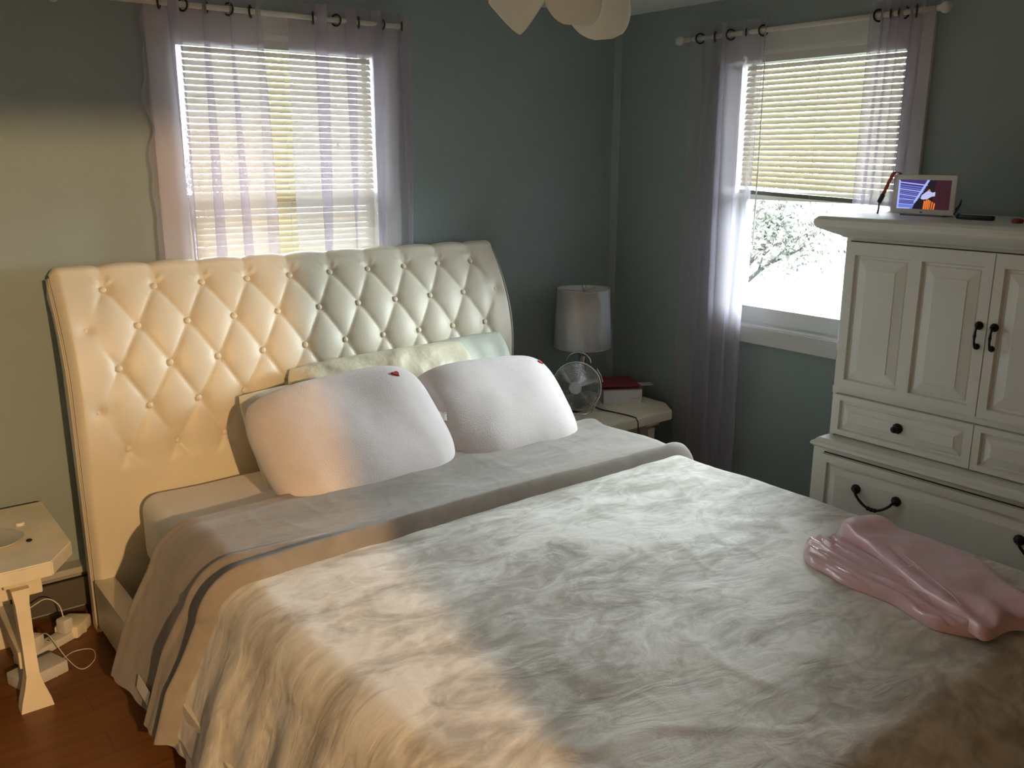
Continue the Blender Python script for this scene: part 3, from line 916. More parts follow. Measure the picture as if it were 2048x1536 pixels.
# ------------------------------------------------------------------ pink satin garment
def surf_z(x, y):
    s = x - flatL
    f = max(0.06, (ZT - drop(FOOT - y)) / ZT)
    w = noise.noise(Vector((x * 2.1, y * 2.1, 1))) * .010 + noise.noise(Vector((x * 6, y * 4.5, 5))) * .0045
    rg = noise.noise(Vector((x * 4.2 + y * 1.5, y * 3.2 - x * 2, 9)))
    w += .0035 * max(0, 1 - abs(rg) * 5) * max(0, 0.3 + noise.noise(Vector((x * 1.4, y * 1.4, 3))))
    rg2 = noise.noise(Vector((x * 9 - y * 6, y * 5 + x * 3, 12)))
    w += .0012 * max(0, 1 - abs(rg2) * 5)
    dz = 0
    if s > WL:
        q = min(s - WL, R_ * .98); dz = R_ - math.sqrt(R_ * R_ - q * q)
    return (ZT - dz + w) * f
def catmull(pts, n):
    P_ = [Vector(p) for p in pts]; m_ = len(P_); out = []
    for i in range(m_):
        a, b_, c_, d = P_[i - 1], P_[i], P_[(i + 1) % m_], P_[(i + 2) % m_]
        for k in range(n):
            t_ = k / n
            out.append(.5 * ((2 * b_) + (-a + c_) * t_ + (2 * a - 5 * b_ + 4 * c_ - d) * t_ ** 2 + (-a + 3 * b_ - 3 * c_ + d) * t_ ** 3))
    return out
def slab(outline, lift, thick, detail, spine):
    """soft folded cloth over a plan outline; rings shrink towards a spine segment"""
    o_ = catmull(outline, 10); n = len(o_)
    a, b_ = Vector(spine[0]), Vector(spine[1]); d = b_ - a
    rings = 22; V = []
    for r_ in range(rings + 1):
        t_ = r_ / rings
        for p in o_:
            k = max(0, min(1, (p - a).dot(d) / d.length_squared)); c_ = a + d * k
            q = p.lerp(c_, t_)
            e = t_
            hh = thick * math.sqrt(max(0, 1 - (1 - min(1, e / .22)) ** 2))
            z = surf_z(q.x, q.y) + lift * (1 if e > 0 else .6) + hh + detail(q, e) * min(1, e / .15)
            V.append(Vector((q.x, q.y, z)))
    f = []
    for r_ in range(rings):
        for i in range(n):
            j = (i + 1) % n
            f.append([r_ * n + i, r_ * n + j, (r_ + 1) * n + j, (r_ + 1) * n + i])
    # underside
    base = len(V)
    for p in o_: V.append(Vector((p.x, p.y, surf_z(p.x, p.y) + lift * .6)))
    return V, f

garment = thing('satin_garment', 'crumpled pink satin garment lying folded near the foot of the bed', 'clothing', (-1.22, -2.5, .60))
lowo = [(-1.285, -2.185), (-1.216, -2.160), (-1.125, -2.215), (-1.090, -2.300), (-1.10, -2.43), (-1.16, -2.56), (-1.24, -2.70), (-1.375, -2.765), (-1.425, -2.71), (-1.440, -2.655), (-1.395, -2.53), (-1.392, -2.40), (-1.365, -2.314), (-1.345, -2.245)]
topo = [(-1.135, -2.215), (-1.095, -2.185), (-1.035, -2.190), (-1.002, -2.243), (-1.005, -2.33), (-1.003, -2.453), (-1.030, -2.583), (-1.115, -2.691), (-1.205, -2.800), (-1.262, -2.825), (-1.330, -2.795), (-1.425, -2.785), (-1.402, -2.72), (-1.352, -2.60), (-1.285, -2.484), (-1.200, -2.348), (-1.165, -2.270)]
def dlow(q, e):
    # rolled folds running along the long edge
    a = Vector((-1.30, -2.19)); b_ = Vector((-1.42, -2.70)); d = (b_ - a).normalized(); nrm = Vector((-d.y, d.x))
    w_ = (q - a).dot(nrm); l_ = (q - a).dot(d)
    return .0075 * math.sin(w_ * 150 + 3 * math.sin(l_ * 7)) + .004 * math.sin(w_ * 300 + l_ * 12) + .008 * noise.noise(Vector((q.x * 8, q.y * 8, 2)))
def dtop(q, e):
    a = Vector((-1.10, -2.20)); b_ = Vector((-1.35, -2.75)); d = (b_ - a).normalized(); nrm = Vector((-d.y, d.x))
    w_ = (q - a).dot(nrm); l_ = (q - a).dot(d)
    v = .012 * noise.noise(Vector((q.x * 7, q.y * 7, 7))) + .005 * noise.noise(Vector((q.x * 18, q.y * 18, 3)))
    v += .016 * math.exp(-((l_ - .03) / .05) ** 2)                 # puffed near end
    v += .010 * math.exp(-(l_ - .60) ** 2 / .008) * math.sin(w_ * 60)       # gathers at the far end
    v -= .008 * math.exp(-((w_ - .02 * math.sin(l_ * 9)) / .012) ** 2) * (1 if l_ > .2 else 0)
    return v
for nm, oo, lift, th, dt, spn in (('rolled_sleeve', lowo, .003, .026, dlow, ((-1.25, -2.24), (-1.38, -2.69))), ('body_panel', topo, .030, .030, dtop, ((-1.085, -2.25), (-1.27, -2.72)))):
    V, f = slab(oo, lift, th, dt, spn)
    mb = MB(); mb.v = V; mb.f = f; mb.fm = [0] * len(f)
    part(mb, nm, PINK, garment, smooth=True)
mb = MB()   # thin hem cord along the near edge
mb.tube([Vector((x, y, surf_z(x, y) + z)) for x, y, z in ((-1.19, -2.44, .062), (-1.26, -2.55, .060), (-1.335, -2.66, .058), (-1.40, -2.735, .048), (-1.425, -2.775, .030))], .0025, 6)
part(mb, 'hem', PINK, garment, smooth=True)
mb = MB()
mb.tube([Vector((x, y, surf_z(x, y) + z)) for x, y, z in ((-1.27, -2.50, .066), (-1.262, -2.515, .074), (-1.268, -2.53, .068))], .0018, 5)
part(mb, 'hanger_loop', LABELW, garment)

# ================================================================== NIGHTSTANDS
def nightstand(label, x0, x1, y0, y1, zt, clip):
    cx = (x0 + x1) / 2
    root = thing('nightstand', label, 'nightstand', (cx, (y0 + y1) / 2, 0), 'cream trestle nightstands')
    cl, cd = clip
    o_ = [(x0 + cl, y0), (x1 - cl, y0), (x1, y0 + cd), (x1, y1), (x0, y1), (x0, y0 + cd)]
    bmn = bmesh.new()
    vb = [bmn.verts.new((x, y, zt - .048)) for x, y in o_]; vt = [bmn.verts.new((x, y, zt)) for x, y in o_]
    bmn.faces.new(vb[::-1]); bmn.faces.new(vt)
    for i in range(6): bmn.faces.new((vb[i], vb[(i + 1) % 6], vt[(i + 1) % 6], vt[i]))
    bmesh.ops.bevel(bmn, geom=list(bmn.edges), offset=.004, segments=2, affect='EDGES')
    bmn.verts.index_update()
    mb = MB(); mb.add([v.co.copy() for v in bmn.verts], [[v.index for v in f.verts] for f in bmn.faces]); bmn.free()
    part(mb, 'tabletop', NSTAND, root)
    zb = zt - .048
    for xx in (x0 + .175, x1 - .175):
        # stepped cleat under the top, running front to back
        mb = MB(); mb.prism([(y0 + .04, zb), (y0 + .045, zb - .028), (y0 + .09, zb - .045), (y1 - .09, zb - .045), (y1 - .045, zb - .028), (y1 - .04, zb)], 0, xx - .045, xx + .045)
        part(mb, 'cleat', NSTAND, root)
        # shaped legs: narrow waist, flaring foot
        for yy, s_ in ((y0 + .085, 1), (y1 - .085, -1)):
            prof_ = [(0, .030, .0), (.030, .029, .0), (.075, .022, 0), (.12, .019, 0), (.22, .018, 0), (.36, .020, 0), (zb - .044, .026, 0)]
            mb = MB(); V = []
            for (z, hw, _) in prof_:
                lean = -s_ * (.035 * (1 - z / zb))
                fx = 0.0 if z > .12 else .018 * (1 - z / .12)
                for (dx, dy) in ((-hw - fx, -.028), (hw + fx, -.028), (hw + fx, .028), (-hw - fx, .028)):
                    V.append((xx + dx, yy + lean + dy, z))
            n = len(prof_)
            f = [(3, 2, 1, 0), tuple((n - 1) * 4 + k for k in range(4))] + [(i * 4 + k, i * 4 + (k + 1) % 4, (i + 1) * 4 + (k + 1) % 4, (i + 1) * 4 + k) for i in range(n - 1) for k in range(4)]
            mb.add(V, f); part(mb, 'leg', NSTAND, root)
        mb = MB(); mb.box(xx - .026, xx + .026, y0 + .10, y1 - .10, .115, .175, .004); part(mb, 'foot_rail', NSTAND, root)
    mb = MB(); mb.box(x0 + .10, x1 - .085, (y0 + y1) / 2 - .055, (y0 + y1) / 2 + .0, .300, .378, .005); part(mb, 'stretcher', NSTAND, root)
    mb = MB(); mb.box(x0 + .20, x1 - .20, (y0 + y1) / 2 - .02, (y0 + y1) / 2 + .02, .378, zb - .045, .003); part(mb, 'center_post', NSTAND, root)
    return root
NZ = .50
nightstand('cream wooden nightstand at the left edge, holding a shallow dish', -3.56, -2.965, -.685, -.10, NZ, (.085, .13))
nightstand('cream wooden nightstand in the corner under the lamp and fan', -.735, -.10, -.655, -.10, NZ, (.085, .12))

# ------------------------------------------------------------------ lamp
LX, LY = -.440, -.255
lamp = thing('table_lamp', 'chrome table lamp with plastic-wrapped white drum shade', 'lamp', (LX, LY, NZ))
part(MB().lathe([(.062, 0), (.064, .006), (.058, .012), (.020, .018), (.012, .030), (.016, .036), (.022, .060), (.026, .090), (.020, .125), (.012, .150), (.016, .158), (.012, .166)], 32, (LX, LY, NZ)), 'lamp_base', CHROME, lamp, smooth=True)
part(MB().lathe([(.021, 0), (.021, .16), (.013, .170), (.013, .185)], 24, (LX, LY, NZ + .166)), 'lamp_column', CHROME, lamp, smooth=True)
part(MB().lathe([(.016, 0), (.018, .012), (.016, .042), (.010, .050)], 20, (LX, LY, NZ + .30)), 'bulb_socket', BLACKPL, lamp, smooth=True)
z0, z1, ra, rb = .795, 1.090, .145, .133
mb = MB(); mb.lathe([(ra, z0), (rb, z1)], 64, (LX, LY, 0), cap=False)
sh = part(mb, 'lamp_shade', SHADE, lamp, smooth=True)
sm = sh.modifiers.new('t', 'SOLIDIFY'); sm.thickness = .0015
for zz, r_ in ((z0, ra), (z1, rb)):
    mb = MB(); mb.tube([(LX + r_ * math.cos(2 * PI * i / 64), LY + r_ * math.sin(2 * PI * i / 64), zz) for i in range(64)], .0022, 6, closed=True)
    part(mb, 'shade_rim', SHADE, lamp, smooth=True)
# loose clear plastic around the shade, with creases
V = []; n = 96
for i in range(n):
    a = 2 * PI * i / n
    for j in range(14):
        k = j / 13; r_ = ra + (rb - ra) * k + .0035 + .0022 * math.sin(a * 5 + k * 3) + .0016 * math.sin(a * 13 + 5 * k) + .003 * math.exp(-((a - 5.35) / .05) ** 2)
        V.append((LX + r_ * math.cos(a), LY + r_ * math.sin(a), z0 - .003 + (z1 - z0 + .008) * k))
mb = MB(); mb.v = [Vector(v) for v in V]; mb.f = [list(f) for f in grid_faces(n, 14, wrap_u=True)]; mb.fm = [0] * len(mb.f)
part(mb, 'plastic_wrap', PLASTICWRAP, lamp, smooth=True)
mb = MB()
for k in range(3):
    a = k * 2 * PI / 3 + .3
    mb.tube([(LX, LY, z1 - .012), (LX + (rb - .001) * math.cos(a), LY + (rb - .001) * math.sin(a), z1 - .004)], .0016, 6)
mb.tube([(LX, LY, NZ + .345), (LX, LY, z1 - .01)], .003, 8)
part(mb, 'shade_spider', CHROME, lamp)
part(MB().lathe([(.006, 0), (.010, .004), (.010, .024), (.007, .030), (0, .031)], 18, (LX, LY, z1 - .008)), 'finial', CHROME, lamp, smooth=True)

# ------------------------------------------------------------------ fan
FC = Vector((-.590, -.385, .632)); FA = Vector((-.80, -.60, .03)).normalized()
fan = thing('desk_fan', 'small round chrome wire desk fan beside the lamp', 'fan', (FC.x, FC.y, NZ))
fu = Vector((0, 0, 1)).cross(FA).normalized(); fv = FA.cross(fu)
def fp(x, y, d): return FC + fu * x + fv * y + FA * d
def ring(r_, d, n=64): return [fp(r_ * math.cos(2 * PI * i / n), r_ * math.sin(2 * PI * i / n), d) for i in range(n)]
part(MB().tube(ring(.122, 0), .0055, 8, closed=True), 'outer_ring', CHROME, fan, smooth=True)
mb = MB()
for k in range(15):
    r_ = .034 + k * .0058; d = .040 * math.sqrt(max(0, 1 - (r_ / .126) ** 2)) 
    mb.tube(ring(r_, d, 48), .0012, 4, closed=True)
for k in range(6):
    a = 2 * PI * k / 6 + .35
    mb.tube([fp(r_ * math.cos(a), r_ * math.sin(a), .041 * math.sqrt(max(0, 1 - (r_ / .126) ** 2))) for r_ in (.030, .055, .08, .10, .12)], .0016, 5)
part(mb, 'front_grille', CHROME, fan)
mb = MB()
for k in range(10):
    r_ = .04 + k * .0085; d = -.055 * math.sqrt(max(0, 1 - (r_ / .128) ** 2))
    mb.tube(ring(r_, d, 40), .0009, 4, closed=True)
for k in range(6):
    a = 2 * PI * k / 6
    mb.tube([fp(r_ * math.cos(a), r_ * math.sin(a), -.055 * math.sqrt(max(0, 1 - (r_ / .128) ** 2))) for r_ in (.036, .06, .09, .115, .122)], .0014, 5)
part(mb, 'rear_grille', CHROME, fan)
part(MB().lathe([(.0, .050), (.028, .048), (.031, .043), (.031, .036), (.0, .034)], 32, FC, FA), 'hub_badge', FANHUB, fan, smooth=True)
part(MB().lathe([(.0, -.10), (.03, -.098), (.038, -.085), (.038, -.045), (.012, -.04), (.012, .01)], 24, FC, FA), 'motor', STEELW, fan, auto=40)
for k in range(4):
    V = []
    for i in range(7):
        r_ = .014 + .094 * i / 6
        for j in range(5):
            a = 2 * PI * k / 4 + .2 + (j / 4 - .5) * (1.15 - .25 * i / 6)
            V.append(fp(r_ * math.cos(a), r_ * math.sin(a), .006 + .016 * (j / 4 - .5) * (1 + i / 6)))
    mb = MB(); mb.v = V; mb.f = [list(f) for f in grid_faces(7, 5)]; mb.fm = [0] * len(mb.f)
    o = part(mb, 'blade', BLADEM, fan, smooth=True); sm = o.modifiers.new('t', 'SOLIDIFY'); sm.thickness = .0012
part(MB().tube([fp(.062 * math.cos(a) , .115 + .052 * math.sin(a), -.03) for a in [PI * i / 16 for i in range(17)]], .003, 8), 'carry_handle', CHROME, fan, smooth=True)
hb_ = Vector((FC.x, FC.y, NZ))
part(MB().tube([fp(-.10, -.075, -.01), fp(-.085, -.108, -.02), hb_ - fu * .075 - FA * .02 + Vector((0, 0, .005)), hb_ - fu * .055 + FA * .055 + Vector((0, 0, .005)), hb_ + fu * .055 + FA * .055 + Vector((0, 0, .005)), hb_ + fu * .075 - FA * .02 + Vector((0, 0, .005)), fp(.085, -.108, -.02), fp(.10, -.075, -.01)], .005, 8), 'stand', CHROME, fan, smooth=True)
part(MB().box(FC.x - .02, FC.x + .03, FC.y - .01, FC.y + .04, NZ, NZ + .004), 'base_pad', BLACKPL, fan)
V = [fp(.098, .090, .0), fp(.118, .060, .0), fp(.128, .030, .004), fp(.132, .036, .010), fp(.120, .068, .006), fp(.10, .098, .004)]
mb = MB(); mb.add(V, [(0, 1, 4, 5), (1, 2, 3, 4)])
o = part(mb, 'paper_tag', LABELW, fan); sm = o.modifiers.new('t', 'SOLIDIFY'); sm.thickness = .0008
mb = MB(); mb.tube([(FC.x + .055, FC.y + .03, NZ + .06), (FC.x + .09, FC.y + .00, NZ + .02), (FC.x + .12, FC.y - .055, NZ + .0045), (-.452, -.52, NZ + .0045), (-.436, -.60, NZ + .004), (-.438, -.650, NZ + .004), (-.440, -.668, NZ - .015), (-.442, -.672, NZ - .10), (-.47, -.68, .20), (-.50, -.66, .008), (-.50, -.40, .006)], .0032, 8)
solo(mb, 'fan_cord', BLACKPL, 'black cord running from the fan over the nightstand front edge', 'cord', smooth=True)

# ------------------------------------------------------------------ box and album
def rbox(name, c, lx, ly, z0, z1, ang, material, parent, bev=.001):
    mb = MB(); mb.box(-lx / 2, lx / 2, -ly / 2, ly / 2, z0, z1, bev)
    R = Matrix.Rotation(ang, 3, 'Z')
    mb.v = [R @ v + Vector((c[0], c[1], 0)) for v in mb.v]
    return part(mb, name, material, parent)
BC = (-.243, -.325); BA = math.atan2(-.472 + .373, -.192 + .371)
box = thing('card_box', 'shallow white cardboard box with grey print under the maroon album', 'box', (BC[0], BC[1], NZ))
rbox('box_tray', BC, .205, .185, NZ, NZ + .068, BA, WBOX, box)
Rb = Matrix.Rotation(BA, 3, 'Z')
def bpt(x, y, z): return Rb @ Vector((x, y, 0)) + Vector((BC[0], BC[1], z))
mb = MB()
for i, w in enumerate((.006, .005, .006, .006, .004, .006)):
    x = .046 + i * .0075
    for (a0_, a1_, b0, b1) in ((0, .0012, 0, .006), (w * .6, w * .6 + .0012, 0, .006), (0, w * .6, .0055, .0068) if i % 2 else (0, w * .6, 0, .0012)):
        mb.add([bpt(x + a0_, -.0931, NZ + .022 + b0), bpt(x + a1_, -.0931, NZ + .022 + b0), bpt(x + a1_, -.0931, NZ + .022 + b1), bpt(x + a0_, -.0931, NZ + .022 + b1)], [(0, 1, 2, 3)])
part(mb, 'printed_word', GREYINK, box)
alb = thing('photo_album', 'maroon hardback album lying on the white box', 'book', (BC[0], BC[1], NZ + .068))
AC = (BC[0] + .012, BC[1] + .03)
rbox('bottom_cover', AC, .205, .21, NZ + .0685, NZ + .0725, BA, MAROON, alb, .0008)
rbox('page_block', AC, .185, .195, NZ + .0727, NZ + .084, BA, DKRED, alb, .0008)
rbox('top_cover', AC, .205, .21, NZ + .0842, NZ + .0882, BA, MAROON, alb, .0008)
env = thing('envelope', 'thin white envelope sticking out behind the maroon album', 'envelope', (BC[0] + .13, BC[1] + .02, NZ + .068))
mb = MB(); mb.box(-.05, .05, -.035, .035, NZ + .066, NZ + .0675); mb.v = [Rb @ v + Vector((BC[0] + .145, BC[1] - .04, 0)) for v in mb.v]
# lies on a low stand of papers beside the box
env_o = part(mb, 'paper_sleeve', WBOX, env)
mb = MB(); mb.box(-.028, .028, -.03, .03, NZ, NZ + .066, .001); mb.v = [Rb @ v + Vector((BC[0] + .142, BC[1] + .00, 0)) for v in mb.v]
solo(mb, 'paper_stack', GREYINK, 'small dark stack of papers behind the white box', 'papers')

# ------------------------------------------------------------------ things on the left nightstand
dish = thing('trinket_dish', 'shallow round glazed dish on the left nightstand', 'dish', (-3.165, -.40, NZ))
part(MB().lathe([(0, .0), (.062, .0), (.078, .004), (.084, .011), (.081, .0115), (.072, .006), (.0, .004)], 48, (-3.165, -.415, NZ)), 'dish_body', DISHG, dish, smooth=True)
mb = MB(); mb.lathe([(0, 0), (.0135, .0), (.0145, .003), (.0145, .008), (.013, .010), (0, .0105)], 24, (-3.072, -.302, NZ))
solo(mb, 'white_tablet', LABELW, 'tiny white round tablet beside the dish on the left nightstand', 'tablet', smooth=False, auto=40)
mb = MB(); mb.sphere((-3.075, -.475, NZ + .005), .007, 12, (1.4, 1, .7))
solo(mb, 'small_bead', IRON, 'small dark bead at the rim of the dish', 'bead', smooth=True)

# ------------------------------------------------------------------ plugs and cables on the floor
strip = thing('power_strip', 'white power strip with plugs on the floor behind the left nightstand', 'power strip', (-3.02, -.27, 0))
Rp = Matrix.Rotation(.5, 3, 'Z')
def rot_box(mb, c, lx, ly, z0, z1, ang, bev=.003):
    m2 = MB(); m2.box(-lx / 2, lx / 2, -ly / 2, ly / 2, z0, z1, bev); R = Matrix.Rotation(ang, 3, 'Z')
    mb.add([R @ v + Vector((c[0], c[1], 0)) for v in m2.v], m2.f); return mb
part(rot_box(MB(), (-3.02, -.27), .27, .055, 0.0, .032, .5, .006), 'strip_body', WHITEPL, strip, auto=40)
mb = MB()
for k in range(3):
    x = -.08 + k * .07; p = Rp @ Vector((x, 0, 0)) + Vector((-3.02, -.27, 0))
    rot_box(mb, (p.x, p.y), .004, .012, .0315, .0328, .5, 0); rot_box(mb, (p.x + .012, p.y + .006), .004, .012, .0315, .0328, .5, 0)
part(mb, 'outlet_slots', BLACKPL, strip)
for i, (x, y, a, z, l) in enumerate(((-2.965, -.245, .5, .033, 'leftmost'), (-3.075, -.315, .7, .033, ''))):
    mb = rot_box(MB(), (x, y), .040, .044, z, z + .055, a, .008)
    solo(mb, 'plug_adapter', WHITEPL, ['white square plug adapter at the end of the power strip nearest the bed', 'white square plug adapter at the power strip end nearest the nightstand leg'][i], 'charger', 'plug adapters in the power strip', auto=40)
def cable(pts, r_, label, material=WHITEPL):
    pts = [Vector(p) for p in pts]; out = []
    for i in range(len(pts) - 1):
        a, b_, c_, d = pts[max(0, i - 1)], pts[i], pts[i + 1], pts[min(len(pts) - 1, i + 2)]
        for k in range(8):
            t_ = k / 8
            out.append(.5 * ((2 * b_) + (-a + c_) * t_ + (2 * a - 5 * b_ + 4 * c_ - d) * t_ ** 2 + (-a + 3 * b_ - 3 * c_ + d) * t_ ** 3))
    out.append(pts[-1])
    mb = MB(); mb.tube(out, r_, 6)
    return solo(mb, 'charging_cable', material, label, 'cable', 'white charging cables behind the left nightstand', smooth=True)
cable([(-2.965, -.235, .088), (-2.972, -.21, .13), (-3.01, -.19, .155), (-3.08, -.18, .13), (-3.13, -.17, .18), (-3.14, -.15, .30), (-3.13, -.13, .42), (-3.14, -.088, .505), (-3.15, -.12, .5035)], .0022, 'white cable arching up from the plug nearest the bed')
cable([(-3.06, -.33, .088), (-3.04, -.37, .10), (-3.00, -.43, .02), (-2.97, -.50, .004), (-2.92, -.46, .004), (-2.91, -.38, .004), (-2.97, -.36, .004), (-3.03, -.42, .004), (-3.05, -.50, .004)], .0016, 'thin white cable looped on the floor between nightstand and bed')
mb = MB(); rot_box(mb, (-3.10, -.46), .16, .10, 0, .045, .35, .006)
bagb = solo(mb, 'small_carton', WBOX, 'small off-white carton on the floor under the left nightstand', 'box', auto=40)
mb = MB(); rot_box(mb, (-2.93, -.20), .11, .09, 0, .05, .9, .012)
solo(mb, 'plastic_pouch', NSTAND, 'dull cream pouch on the floor against the heater by the headboard', 'pouch', auto=40)

# ================================================================== ARMOIRE
XA, XB = -.505, -.555         # front planes of upper and lower body
YA0, YA1 = -1.745, -2.835
AT = 1.530
arm = thing('armoire', 'white painted armoire with panelled doors and black iron pulls', 'armoire', (-.30, -2.29, 0))
mb = MB()
mb.box(XA, -.03, YA1, YA0, .70, 1.46)
o = part(mb, 'upper_carcass', ARM, arm)
mb = MB(); mb.box(XB, -.03, YA1 - .03, YA0 + .03, .06, .665); mb.box(XB - .012, -.03, YA1 - .04, YA0 + .04, 0, .075, .004)
part(mb, 'lower_carcass', ARM, arm)
# crown: stepped cove running round front and sides
def molding(name, prof_, x_front, y0, y1, xback):
    """prof_: (out, z) ; mitred on three sides"""
    mb = MB(); V = []
    for (o_, z) in prof_:
        V += [(xback, y0 + o_, z), (x_front - o_, y0 + o_, z), (x_front - o_, y1 - o_, z), (xback, y1 - o_, z)]
    n = len(prof_)
    f = [(i * 4 + k, i * 4 + k + 1, (i + 1) * 4 + k + 1, (i + 1) * 4 + k) for i in range(n - 1) for k in range(3)]
    f.append(tuple(range(3, -1, -1))); f.append(tuple((n - 1) * 4 + k for k in range(4)))
    f.append(tuple(i * 4 for i in range(n - 1, -1, -1))); f.append(tuple(i * 4 + 3 for i in range(n)))
    mb.add(V, f)
    return part(mb, name, ARM, arm)
molding('crown', [(0, 1.452), (.010, 1.455), (.020, 1.462), (.050, 1.475), (.074, 1.486), (.084, 1.494), (.088, 1.506), (.086, 1.518), (.076, 1.528), (.070, AT)], XA, YA0, YA1, -.03)
molding('waist_molding', [(0, .664), (.022, .668), (.030, .676), (.028, .686), (.018, .692), (.008, .702), (-.045, .712)], XB, YA0 + .03 - .03, YA1, -.03)
def frame_panel(mb, x, y0, y1, z0, z1, dep=.012, bw=.048):
    """sunk groove then sloping field, facing -x; y0 > y1"""
    rings_ = [(0, 0), (.004, dep), (.012, dep), (.015, dep * .75), (bw, .0015), (bw + .001, .0)]
    V = []
    for ins, d in rings_:
        V += [(x + d, y0 - ins, z0 + ins), (x + d, y1 + ins, z0 + ins), (x + d, y1 + ins, z1 - ins), (x + d, y0 - ins, z1 - ins)]
    n = len(rings_)
    f = [(i * 4 + k, (i + 1) * 4 + k, (i + 1) * 4 + (k + 1) % 4, i * 4 + (k + 1) % 4) for i in range(n - 1) for k in range(4)]
    f.append(tuple((n - 1) * 4 + k for k in (3, 2, 1, 0)))
    mb.add(V, f)
def front(name, y0, y1, z0, z1, x, panels, parent, th=.020, dep=.012, bw=.048):
    """slab front with openings for the panels; y0 > y1"""
    mb = MB(); xf = x - th
    ys = [y0]; 
    pz0, pz1 = panels[0][2], panels[0][3]
    mb.box(xf, x, y1, y0, z0, pz0); mb.box(xf, x, y1, y0, pz1, z1)
    cur = y0
    for (a, b_, _, _) in panels:
        mb.box(xf, x, a, cur, pz0, pz1); cur = b_
    mb.box(xf, x, y1, cur, pz0, pz1)
    for (a, b_, c_, d) in panels: frame_panel(mb, xf, a, b_, c_, d, dep, bw)
    return part(mb, name, ARM, parent)
def rosette(mb, c, r_):
    c = Vector(c)
    mb.lathe([(r_, 0), (r_ * 1.02, .003), (r_ * .9, .007), (r_ * .55, .011), (r_ * .45, .016), (0, .018)], 20, c, (-1, 0, 0))
    for k in range(10):
        a = 2 * PI * k / 10; mb.sphere(c + Vector((-.004, math.cos(a) * r_ * .86, math.sin(a) * r_ * .86)), r_ * .22, 8)
ym = (YA0 + YA1) / 2
DZ0, DZ1 = .900, 1.440
px_ = XA - .002
mbg = MB(); mbg.box(XA - .0015, XA, YA1 + .018, YA0 - .018, .700, 1.443); part(mbg, 'shadow_gap', GAP, arm)
for (y0, y1, sgn) in ((YA0 - .021, ym + .0015, 1), (ym - .0015, YA1 + .021, -1)):
    w = y0 - y1
    if sgn == 1: pn = [(y0 - .030, y0 - .240, DZ0 + .032, DZ1 - .045), (y0 - .282, y0 - .492, DZ0 + .032, DZ1 - .045)]
    else: pn = [(y1 + .492, y1 + .282, DZ0 + .032, DZ1 - .045), (y1 + .240, y1 + .030, DZ0 + .032, DZ1 - .045)]
    d = front('door', y0, y1, DZ0, DZ1, px_, pn, arm)
    yh = (y1 + .023) if sgn == 1 else (y0 - .023)
    mb = MB(); rosette(mb, (px_ - .020, yh, 1.205), .0135); rosette(mb, (px_ - .020, yh, 1.135), .010)
    mb.tube([(px_ - .034, yh, 1.205), (px_ - .042, yh, 1.190), (px_ - .044, yh, 1.172), (px_ - .044, yh, 1.155), (px_ - .036, yh, 1.137)], [.004, .0035, .005, .0035, .005], 8)
    mb.sphere((px_ - .044, yh, 1.172), .006, 8)
    part(mb, 'door_pull', IRON, d, smooth=True)
    # small drawer beneath each door
    dr = front('small_drawer', y0, y1, .718, .872, px_, [(y0 - .024, y1 + .024, .738, .852)], arm, bw=.036)
    mb = MB(); rosette(mb, (px_ - .020, (y0 + y1) / 2, .797), .0185); mb.sphere((px_ - .044, (y0 + y1) / 2, .797), .013, 12)
    part(mb, 'drawer_knob', IRON, dr, smooth=True)
part(MB().box(XA - .006, XA, YA1, YA0, .874, .8985), 'mid_rail', ARM, arm)
mbg = MB(); mbg.box(XB - .0015, XB, YA1 - .0, YA0 - .018, .085, .650); part(mbg, 'shadow_gap', GAP, arm)
for (z0, z1) in ((.370, .646), (.090, .364)):
    y0, y1 = YA0 - .021, YA1 + .003
    dr = front('wide_drawer', y0, y1, z0, z1, XB - .002, [(y0 - .022, y1 + .022, z0 + .030, z1 - .030)], arm, bw=.040)
    zc = (z0 + z1) / 2 + .040
    for yc in (-2.000, -2.580):
        mb = MB()
        for s_ in (1, -1): rosette(mb, (XB - .022, yc + s_ * .079, zc), .0175)
        pts = [(XB - .040 - .004 * math.sin(PI * i / 12), yc + .079 - .158 * i / 12, zc - .052 * math.sin(PI * i / 12) ** .75) for i in range(13)]
        mb.tube(pts, .0048, 8)
        for i in (5, 6, 7): mb.sphere(pts[i], .0085, 8)
        part(mb, 'bail_pull', IRON, dr, smooth=True)

# ------------------------------------------------------------------ smart display, lanyard, charger
DXs = -.300
disp_ = thing('smart_display', 'white smart display showing a crib camera picture on top of the armoire', 'digital display', (DXs, -1.905, AT))
YD0, YD1, ZD0, ZD1 = -1.787, -2.022, AT + .006, 1.676
part(MB().box(DXs, DXs + .010, YD1, YD0, ZD0, ZD1, .004), 'bezel', WHITEPL, disp_, auto=40)
mb = MB(); mb.prism([(DXs + .0105, AT + .002), (DXs + .075, AT + .002), (DXs + .065, AT + .03), (DXs + .0105, ZD1 - .02)], 1, -1.98, -1.83)
part(mb, 'speaker_base', WHITEPL, disp_)
part(MB().box(DXs - .004, DXs + .07, -1.985, -1.825, AT, AT + .006), 'rubber_foot', GREYINK, disp_)
part(MB().box(DXs - .0008, DXs, -1.898, -1.906, ZD0 + .006, ZD0 + .010), 'sensor_dot', BLACKPL, disp_)
def em(name, col, s_):
    return mat(name, (0.01, 0.01, 0.01), .4, emis=col, emis_s=s_, noise_amt=.0)
scr_m = [em('screen_dark', (.075, .012, .03), .5), em('screen_blue', (.20, .26, .95), .75), em('screen_slat', (.42, .50, 1.0), .95),
         em('screen_pale', (.60, .62, .98), .85), em('screen_orange', (.95, .22, .03), .85), em('screen_violet', (.10, .06, .30), .5), em('screen_black', (.02, .012, .03), .4)]
